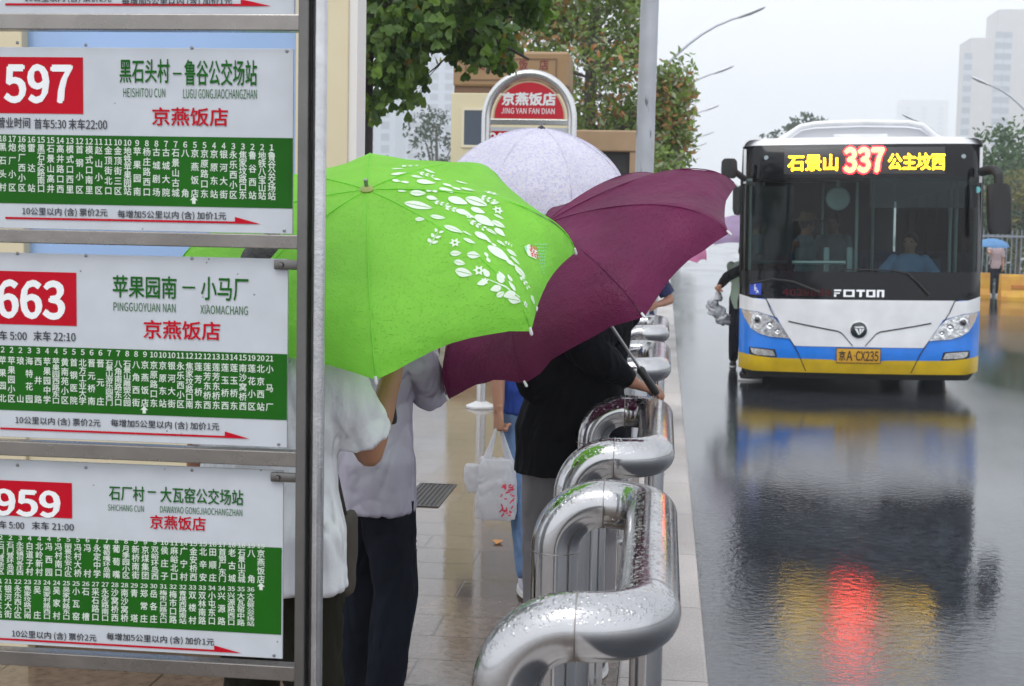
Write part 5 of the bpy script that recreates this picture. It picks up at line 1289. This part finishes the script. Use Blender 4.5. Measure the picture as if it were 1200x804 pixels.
lampm = mat('lamp_grey', (.45, .47, .52), .4, metal=.4); lamph = mat('lamp_head_grey', (.62, .64, .68), .35, metal=.3)
def street_lamp(label, h, reach, side, grp, rise=.75):
    t = thing('street_lamp', label, 'street lamp', (0, 0, 0), grp)
    MB().tube([(0, 0, 0), (0, 0, h * .5), (0, 0, h - 1.9)], [.11, .085, .06], 16).build('pole', lampm, t, smooth=True, local=True)
    pts = [(0, 0, h - 1.9)] + [(side * reach * f, 0, h - 1.9 + 1.9 * (1 - (1 - f) ** 2.1) * .93) for f in (.06, .14, .25, .38, .52, .68, .74)]
    MB().tube(pts, [.05, .05, .048, .045, .042, .04, .036, .034], 10).build('arm', lampm, t, smooth=True, local=True)
    a = V(pts[-1]); e = V((side * reach, 0, h + .1)); d = (e - a); rg = []
    nrm = V((0, 1, 0)); upv = d.cross(nrm).normalized() * side * -1
    for f, wy, hz in ((-.06, .035, .035), (.05, .09, .05), (.4, .15, .075), (.85, .13, .06), (1.0, .05, .02)):
        c_ = a + d * f; rg.append([c_ + nrm * wy * math.cos(q) + upv * hz * math.sin(q) for q in [2 * math.pi * i / 14 for i in range(14)]])
    MB().rings(rg).build('lamp_head', lamph, t, smooth=True, local=True)
    return t
GL = 'curved arm street lamps along the near kerb'
L0 = street_lamp('nearest left-hand street lamp, its pole beside the thick grey pole', 9.0, 3.25, 1, GL)
def lamp_y(py, h): return (h + .1 - CAM.z) / (at(780, py, Y=1.0).z - CAM.z)
for i, (px, py, lab) in enumerate(((897, 8, None), (860, 77, 'second street lamp of the left row, its head level with the leafy branch'), (843, 123, 'third street lamp of the left row'), (837, 154, 'fourth street lamp of the left row'), (829, 167, 'fifth street lamp of the left row, small in the haze'), (820, 185, 'sixth and farthest street lamp of the left row, faint in the haze'))):
    Y = 44 + 17.5 * i if i else 44
    zt_ = at(px, py, Y=Y).z; Y2 = Y * (9.1 - 1.81) / (zt_ - 1.81); p = at(px, py, Y=Y2)
    loc = (p.x - 3.25, Y2, PZ - .13)
    if i == 0: L0.location = loc
    else: dup(L0, loc, label=lab)
GR = 'street lamps along the far kerb'
Rr0 = street_lamp('street lamp in front of the pale tower, its arm reaching in from the right edge', 9.0, 2.9, -1, GR)
for i, (px, py, lab) in enumerate(((1138, 90, None), (1057, 134, 'street lamp rising just behind the bus roof at the right'))):
    zt_ = at(px, py, Y=60).z; Y2 = 60 * (9.1 - 1.81) / (zt_ - 1.81); p = at(px, py, Y=Y2)
    if i == 0: Rr0.location = (p.x + 2.9, Y2, 0)
    else: dup(Rr0, (p.x + 2.9, Y2, 0), label=lab)

# ------------------------------------------------------------------ yellow water barriers and the fence across the road
yb = mat('yellow_plastic', (.62, .36, .02), .45, var=.15, vscale=3, col2=(.50, .22, .03))
def barrier(label):
    t = thing('water_barrier', label, 'road barrier', (0, 0, 0), 'yellow water-filled barriers across the road')
    L_ = 1.5; m = MB(); rg = []
    for z, d in ((0, .22), (.10, .22), (.26, .15), (.62, .11), (.68, .09)): rg.append([V((-L_ / 2, -d, z)), V((L_ / 2, -d, z)), V((L_ / 2, d, z)), V((-L_ / 2, d, z))])
    m.rings(rg).build('shell', yb, t, local=True)
    MB().boxb((-.5, -.165, .30), (.5, -.12, .42), bev=.01).build('grip_recess', mat('orange_recess', (.45, .16, .02), .5), t, local=True)
    MB().lathe([(.06, .68), (.06, .72), (.02, .73)], n=14).build('filler_cap', mat('orange_recess', (.45, .16, .02), .5), t, smooth=True, local=True)
    return t
bq = at(1152, 349, Z=.14)
b1_ = barrier('yellow water barrier partly hidden by the bus side'); b1_.location = (at(1124, 345, Y=37.4).x, 37.4, road_z(at(1124, 345, Y=37.4).x))
for px, py, Y, lab in ((1206, 354, 36.4, 'yellow water barrier at the right edge of the photo, beside the pedestrian'),):
    x = at(px, py, Y=Y).x; dup(b1_, (x, Y, road_z(x)), label=lab)
fz = mat('fence_grey', (.22, .24, .28), .5)
fx0 = at(1120, 320, Y=46).x
fe = thing('metal_fence', 'grey upright-bar metal fence behind the yellow barriers', 'fence', (fx0 + 4, 46, 0))
for z in (.2, 1.75): MB().boxb((fx0, 45.97, z), (fx0 + 9, 46.03, z + .07)).build('rail', fz, fe)
fb = MB()
for i in range(60): fb.boxb((fx0 + .15 * i + .06, 45.985, .1), (fx0 + .15 * i + .085, 46.015, 2.0))
bo_ = fb.build('bars', fz, fe)
for i in range(4): MB().boxb((fx0 + 3 * i - .05, 45.95, 0), (fx0 + 3 * i + .05, 46.05, 2.1)).build('post', fz, fe)

# ------------------------------------------------------------------ trees
def leaf_mat(name, c1, c2, k=.35, tc_=None, rough=.45):
    m = mat(name, c1, rough, col2=c2, island=1); return translucent(m, k, tc_ or c2)
bark_d = mat('dark_wet_bark', (.022, .018, .016), .7, var=.4, vscale=14, bump=.8, bscale=30); bark_g = mat('grey_bark', (.13, .115, .10), .8, var=.3, vscale=14, bump=.6, bscale=30)
FAN = [(0, 0), (.40, .42), (.52, .80), (.22, .98), (.02, .80), (-.18, 1.0), (-.52, .78), (-.40, .42)]
OVAL = [(0, 0), (.22, .3), (.2, .68), (0, 1), (-.2, .68), (-.22, .3)]
def add_leaf(m, p, d, n_, s_, shape, bend=.25):
    a = d.cross(n_).normalized(); n2 = a.cross(d).normalized()
    m.add([p + a * x * s_ + d * y * s_ + n2 * (abs(x) * bend - y * y * bend * .6) * s_ for x, y in shape], [tuple(range(len(shape)))])
rnd = random.Random(11)
KEEP = [lambda p: True]
def rv(s_=1): return V((rnd.uniform(-1, 1), rnd.uniform(-1, 1), rnd.uniform(-1, 1))) * s_
def grow(br, p, d, L, r, depth, tips, droop=0, spread=.8, kids=(2, 4)):
    n_ = 5; pts = [p.copy()]; rr = [r]
    for i in range(n_):
        d = (d + rv(.16) + V((0, 0, -droop))).normalized(); p = p + d * L / n_; pts.append(p.copy()); rr.append(r * (1 - .55 * (i + 1) / n_))
        if depth <= 1: tips.append((p.copy(), d.copy()))
    if not KEEP[0](pts[-1]): return
    br.tube(pts, rr, 7 if depth > 1 else 5)
    if depth > 0:
        for _ in range(rnd.randint(*kids)):
            j = rnd.randint(2, n_); nd = (d + rv(spread)).normalized(); grow(br, pts[j], nd, L * rnd.uniform(.55, .8), rr[j] * .65, depth - 1, tips, droop, spread, kids)
ENV = [at(px, py, Y=9.2) for px, py in ((380, 185), (440, 148), (480, 116), (490, 74), (515, 45), (530, 50), (545, 72), (560, 92), (578, 90), (595, 56), (618, 28), (640, 0), (662, -60))]
def env_z(x):                                  # the crown's lower hem
    if x <= ENV[0].x: return ENV[0].z
    for a_, b_ in zip(ENV, ENV[1:]):
        if a_.x <= x <= b_.x: return a_.z + (b_.z - a_.z) * (x - a_.x) / (b_.x - a_.x)
    return 99
# ginkgo by the light box
gx = at(424, 170, Y=9.2)
gk = thing('ginkgo_tree', 'dark ginkgo tree with hanging fan-shaped leaves beside the cream panel', 'tree', (gx.x, 9.2, PZ))
br = MB(); tips = []
tr_top = at(420, 120, Y=9.2)
br.tube([(gx.x, 9.2, PZ), (gx.x + .0, 9.2, 1.5), (gx.x + .01, 9.2, tr_top.z), (gx.x - .02, 9.25, 3.6), (gx.x - .05, 9.3, 5.2), (gx.x, 9.3, 6.8)], [.085, .07, .066, .058, .04, .015], 14)
trunk_o = br.build('trunk', bark_d, gk, smooth=True)
KEEP[0] = lambda p: p.z > env_z(p.x) + .02
br = MB()
for (sx, sy, ex, ey, dep) in ((424, 110, 510, 30, .2), (424, 95, 470, -10, -.3), (424, 60, 600, 20, .3), (424, 30, 560, -40, -.4), (424, 70, 350, -20, .3), (424, 20, 640, -30, .0), (424, 100, 480, 75, -.2), (424, 40, 540, 60, .5), (424, 0, 620, 70, .15)):
    s0 = at(sx, sy, Y=9.2); s1 = at(ex, ey, Y=9.2 + dep); L = (s1 - s0).length
    pts = [s0, s0 * .65 + s1 * .35 + V((0, 0, .07 * L)), s0 * .3 + s1 * .7 + V((0, 0, .06 * L)), s1]; br.tube(pts, [.032, .025, .017, .008], 8)
    for i in range(12):
        f = rnd.uniform(.25, 1); q = s0 * (1 - f) + s1 * f + V((0, 0, .06 * L)); grow(br, q, (s1 - s0).normalized() * .5 + rv(1) + V((0, 0, -.12)), .42, .008, 1, tips, .05, .9, (1, 3))
for i in range(26):
    a = rnd.uniform(0, 6.28); z = rnd.uniform(3.3, 6); grow(br, V((gx.x, 9.25, z)), V((math.cos(a), math.sin(a), rnd.uniform(-.05, .5))).normalized(), rnd.uniform(.9, 1.4), .022, 2, tips, .04, .8, (1, 3))
br.build('branch', bark_d, gk, smooth=True)
lm = MB(); la = MB()
for p, d in tips:
    if p.z - .05 < env_z(p.x + .03) or mnoise.noise(p * 2.6) > .13: continue
    for _ in range(rnd.choice((4, 5, 6, 7))):
        q = p + rv(.09); dr = (V((rnd.uniform(-.7, .7), rnd.uniform(-.7, .7), -1)) + d * .3).normalized()
        c_ = (la if rnd.random() < .035 else lm); add_leaf(c_, q, dr, rv().normalized(), rnd.uniform(.055, .095), FAN)
print('ginkgo leaves', len(lm.f))
lm.build('crown', leaf_mat('ginkgo_leaf', (.03, .085, .008), (.14, .25, .025), .32, (.10, .22, .02)), gk); la.build('yellowing_leaves', leaf_mat('ginkgo_yellow', (.30, .16, .02), (.38, .30, .04), .35), gk)
# the green and rusty tree behind the pylon
TY = 20.5
tx = at(690, 170, Y=TY)
tt = thing('mixed_tree', 'pale green tree with rusty orange leaf clusters behind the pylon and grey pole', 'tree', (tx.x, TY, PZ))
br = MB(); tips = []
br.tube([(tx.x - .1, TY, PZ), (tx.x - .02, TY, 2), (tx.x, TY, 4), (tx.x + .1, TY, 6.2), (tx.x + .1, TY, 8)], [.13, .11, .085, .05, .02], 12)
br.build('trunk', bark_g, tt, smooth=True); br = MB()
XR1, XR2, ZR = at(802, 100, Y=TY).x, at(752, 60, Y=TY).x, at(760, 78, Y=TY).z
KEEP[0] = lambda p: not (p.x > XR1 or (p.z > ZR and p.x > XR2))
for i in range(80):
    z = rnd.uniform(1.9, 6.2); a = rnd.uniform(0, 6.28); grow(br, V((tx.x, TY, z)), V((math.cos(a), math.sin(a) * .8, rnd.uniform(-.1, .6))).normalized(), rnd.uniform(.6, 1.0) * (1.25 - abs(z - 4) * .1), .018, 2, tips, .05, .9, (1, 3))
for px, py, ex, ey in ((764, 150, 806, 95), (764, 170, 800, 135), (768, 180, 795, 160), (764, 165, 785, 110), (690, 60, 640, 20), (690, 90, 745, 45), (690, 40, 735, -10)):
    s0, s1 = at(px, py, Y=TY - .6), at(ex, ey, Y=TY - .6); s0 = s0 * .7 + V((tx.x, TY, s0.z - .4)) * .3
    br.tube([s0, (s0 + s1) / 2 + V((0, 0, .05)), s1], [.02, .014, .006], 7)
    for i in range(7):
        f = rnd.uniform(.35, 1); grow(br, s0 * (1 - f) + s1 * f, (s1 - s0).normalized() + rv(.9), .32, .008, 1, tips, .03, .9, (1, 2))
br.build('branch', bark_g, tt, smooth=True)
lm, la, lp = MB(), MB(), MB()
XR1, XR2, ZR = at(802, 100, Y=TY).x, at(752, 60, Y=TY).x, at(760, 78, Y=TY).z
for p, d in tips:
    if p.x > XR1 or (p.z > ZR and p.x > XR2): continue
    o = mnoise.noise(p * 1.3 + V((3, 3, 3)))
    for _ in range(10):
        q = p + rv(.19); dr = (d * .4 + rv(1)).normalized()
        c_ = la if rnd.random() < (.30 if o > .2 else .03) else (lp if rnd.random() < .3 else lm); add_leaf(c_, q, dr, rv().normalized(), rnd.uniform(.07, .13), OVAL)
print('tree leaves', len(lm.f), len(la.f), len(lp.f))
lm.build('crown', leaf_mat('mixed_green', (.12, .21, .03), (.25, .36, .07), .42, (.16, .30, .04)), tt); la.build('rusty_leaves', leaf_mat('mixed_rust', (.36, .15, .05), (.5, .28, .11), .35), tt); lp.build('pale_leaves', leaf_mat('mixed_pale', (.24, .30, .14), (.42, .46, .30), .4), tt)
# farther trees
def far_tree(label, x, y, h, cr, n_, size, m, z0=None, base=0, lobes=9, grp=None, seed=0):
    r_ = random.Random(seed); t = thing('tree', label, 'tree', (x, y, base), grp)
    MB().tube([(x, y, base), (x + .1, y, base + h * .4), (x, y, base + h * .8)], [.02 * h, .016 * h, .006 * h], 10).build('trunk', bark_g, t, smooth=True)
    z0 = z0 if z0 is not None else .3; L = []
    for i in range(lobes):
        a = r_.uniform(0, 6.28); f = r_.uniform(z0, .9); w_ = cr * math.sin(math.pi * min(1, (f - z0 * .6) / (1.02 - z0 * .6))) ** .7; L.append((V((x + math.cos(a) * w_ * .6, y + math.sin(a) * w_ * .6, base + h * f)), cr * r_.uniform(.3, .55)))
    L.append((V((x, y, base + h * .85)), cr * .35))
    bm_ = MB()
    for c_, rr in L[:6]: bm_.tube([(x, y, base + h * .35), (V((x, y, base + h * .45)) + c_) / 2, c_], [.008 * h, .006 * h, .002 * h], 6)
    bm_.build('branch', bark_g, t, smooth=True)
    lm = MB()
    for i in range(n_):
        c_, rr = L[r_.randrange(len(L))]; d = V((r_.gauss(0, 1), r_.gauss(0, 1), r_.gauss(0, 1))).normalized(); p = c_ + V((d.x, d.y, d.z * .8)) * rr * r_.uniform(.45, 1.12) ** .6
        dd = V((r_.gauss(0, 1), r_.gauss(0, 1), r_.gauss(0, 1) - .3)).normalized(); add_leaf(lm, p, dd, V((r_.gauss(0, 1), r_.gauss(0, 1), r_.gauss(0, 1))).normalized(), size * r_.uniform(.6, 1.3), OVAL)
    lm.build('crown', m, t); return t
fg1 = leaf_mat('far_green', (.035, .095, .03), (.08, .16, .05), .3); fg2 = leaf_mat('far_yellowgreen', (.10, .12, .02), (.20, .17, .04), .3); fg3 = leaf_mat('far_dark', (.02, .05, .025), (.05, .09, .035), .3)
def fx(px, py, Y): return at(px, py, Y=Y)
far_tree('rounded green tree at the right edge above the bus mirror', fx(1190, 250, 62).x, 62, fx(1190, 146, 62).z, 3.0, 4200, .26, fg1, .12, seed=1, lobes=14)
far_tree('smaller green tree close beside the bus, left of the tallest right-hand tree', fx(1155, 250, 70).x, 70, fx(1155, 184, 70).z, 2.4, 3000, .26, fg1, .12, seed=2, lobes=10)
far_tree('yellowish tree at the right edge in front of the green ones', fx(1195, 250, 55).x, 55, fx(1195, 208, 55).z, 2.3, 3000, .22, fg2, .10, seed=3, lobes=10)
far_tree('dense dark tree low behind the metal fence', fx(1150, 280, 52).x, 52.5, fx(1150, 236, 52).z, 1.9, 2200, .2, fg3, .08, seed=4, lobes=9)
far_tree('broad hazy tree showing above the middle of the bus roof', fx(948, 150, 125).x, 125, fx(955, 124, 125).z, 4.6, 2600, .5, fg3, .2, seed=6, lobes=10)
far_tree('fainter low tree left of the hazy tree above the bus', fx(922, 160, 140).x, 140, fx(922, 152, 140).z, 3.4, 1500, .5, fg3, .2, seed=7)
far_tree('small hazy tree at the far end of the left kerb', fx(786, 200, 90).x, 90, fx(788, 160, 90).z, 2.0, 1600, .32, fg3, .15, seed=8)
for i, (px, py, Y, w_) in enumerate(((448, 185, 60, 1.9), (500, 182, 66, 2.0), (470, 190, 58, 1.8), (525, 178, 75, 2.4), (512, 110, 82, 2.2))):
    far_tree(('low bush of hazy foliage at the foot of the pale towers', 'hazy foliage left of the cream pylon', 'bluish foliage just above the green umbrella', 'hazy foliage partly behind the cream pylon', 'tall faint tree beside the pylon against the pale tower')[i], fx(px, py, Y).x, Y, fx(px, py, Y).z, w_, 1300, .26, fg3, .1, seed=20 + i)

# ------------------------------------------------------------------ towers in the haze
conc = mat('tower_concrete', (.46, .43, .41), .8, var=.06, vscale=.2); glz = mat('tower_glazing', (.10, .14, .20), .3); bal = mat('tower_balcony', (.36, .40, .46), .5)
def tower(label, px0, px1, pyt, Y, blocks, bays, fl=6.0, depth=30, cm=conc):
    x0, x1 = at(px0, 200, Y=Y).x, at(px1, 200, Y=Y).x; zt = at((px0 + px1) / 2, pyt, Y=Y).z
    t = thing('apartment_tower', label, 'apartment tower', ((x0 + x1) / 2, Y + depth / 2, 0)); W = x1 - x0
    for f0, f1, dh, dy in blocks: MB().boxb((x0 + W * f0, Y + dy, 0), (x0 + W * f1, Y + depth + dy, zt - dh)).build('wall', cm, t); MB().boxb((x0 + W * f0 - .15, Y + dy - .15, zt - dh), (x0 + W * f1 + .15, Y + depth + dy, zt - dh + .7)).build('roof_parapet', cm, t)
    proto = {}
    for f0, f1, dh, dy, kind in bays:
        n_ = int((zt - dh - 2) / fl); w_ = W * (f1 - f0)
        key = (round(w_, 2), kind)
        for i in range(n_):
            loc = V((x0 + W * (f0 + f1) / 2, Y + dy, 1.2 + i * fl)) - V(t.location)
            if key not in proto:
                if kind == 'bay':
                    o = MB().boxb((-w_ / 2, -.9, 0), (w_ / 2, .05, fl * .42)).build('balcony', bal, t, local=True)
                    g = MB().boxb((-w_ / 2 + .05, -.82, fl * .42), (w_ / 2 - .05, .05, fl * .98)); g.build('balcony_glazing', glz, o, local=True)
                else:
                    o = MB().boxb((-w_ / 2, -.06, .8), (w_ / 2, .06, fl * .78)).build('window', glz, t, local=True)
                    MB().boxb((-w_ / 2 - .1, -.1, .68), (w_ / 2 + .1, .05, .8)).build('sill', bal, o, local=True)
                proto[key] = o; o.location = loc
            else:
                s_ = proto[key]; o = s_.copy(); COL.objects.link(o); o.parent = t; o.location = loc
                for ch in s_.children: c_ = ch.copy(); COL.objects.link(c_); c_.parent = o
    return t
tower('tall beige apartment tower with stacked glazed balconies at the upper right', 1127, 1245, 12, 800, ((.03, .34, 16, 0), (.30, .98, 0, 1.5)), ((-.03, .05, 20, .4, 'bay'), (.27, .35, 8, .1, 'bay'), (.36, .44, 8, 1.4, 'bay'), (.70, .80, 4, 1.5, 'bay')))
tower('faint wide block beside the beige tower, almost lost in haze', 1052, 1108, 118, 1800, ((0, 1, 0, 0),), ((.1, .2, 4, 0, 'win'), (.45, .55, 4, 0, 'win'), (.8, .9, 4, 0, 'win')))
tower('pale blue hazy tower with a dark stair strip seen below the ginkgo leaves', 456, 534, 22, 800, ((0, 1, 0, 0),), ((.05, .17, 2, 0, 'win'), (.28, .52, 1, 0, 'bay'), (.60, .72, 2, 0, 'win'), (.82, .94, 2, 0, 'win')), cm=mat('tower_haze_blue', (.34, .41, .50), .8))  # wall colour tinted blue to carry the distant haze
tower('lower hazy block between the ginkgo trunk and the pale tower', 424, 462, 118, 700, ((0, 1, 0, 0),), ((.12, .36, 2, 0, 'win'), (.58, .84, 2, 0, 'win')), cm=MATS['tower_haze_blue'])

# ------------------------------------------------------------------ the rainy air
hz = MB().boxb((-620, -20, -1.2), (900, 1950, 170)).build('haze', None or bpy.data.materials.new('rain_haze'), origin=(140, 960, -1.2)); tag(hz, kind='stuff')
hm = bpy.data.materials['rain_haze']; hm.use_nodes = True; n = hm.node_tree.nodes; n.remove(n['Principled BSDF'])
pv_ = n.new('ShaderNodeVolumePrincipled'); pv_.inputs['Color'].default_value = (.93, .95, .98, 1); pv_.inputs['Density'].default_value = .0012
hm.node_tree.links.new(pv_.outputs[0], n['Material Output'].inputs['Volume'])
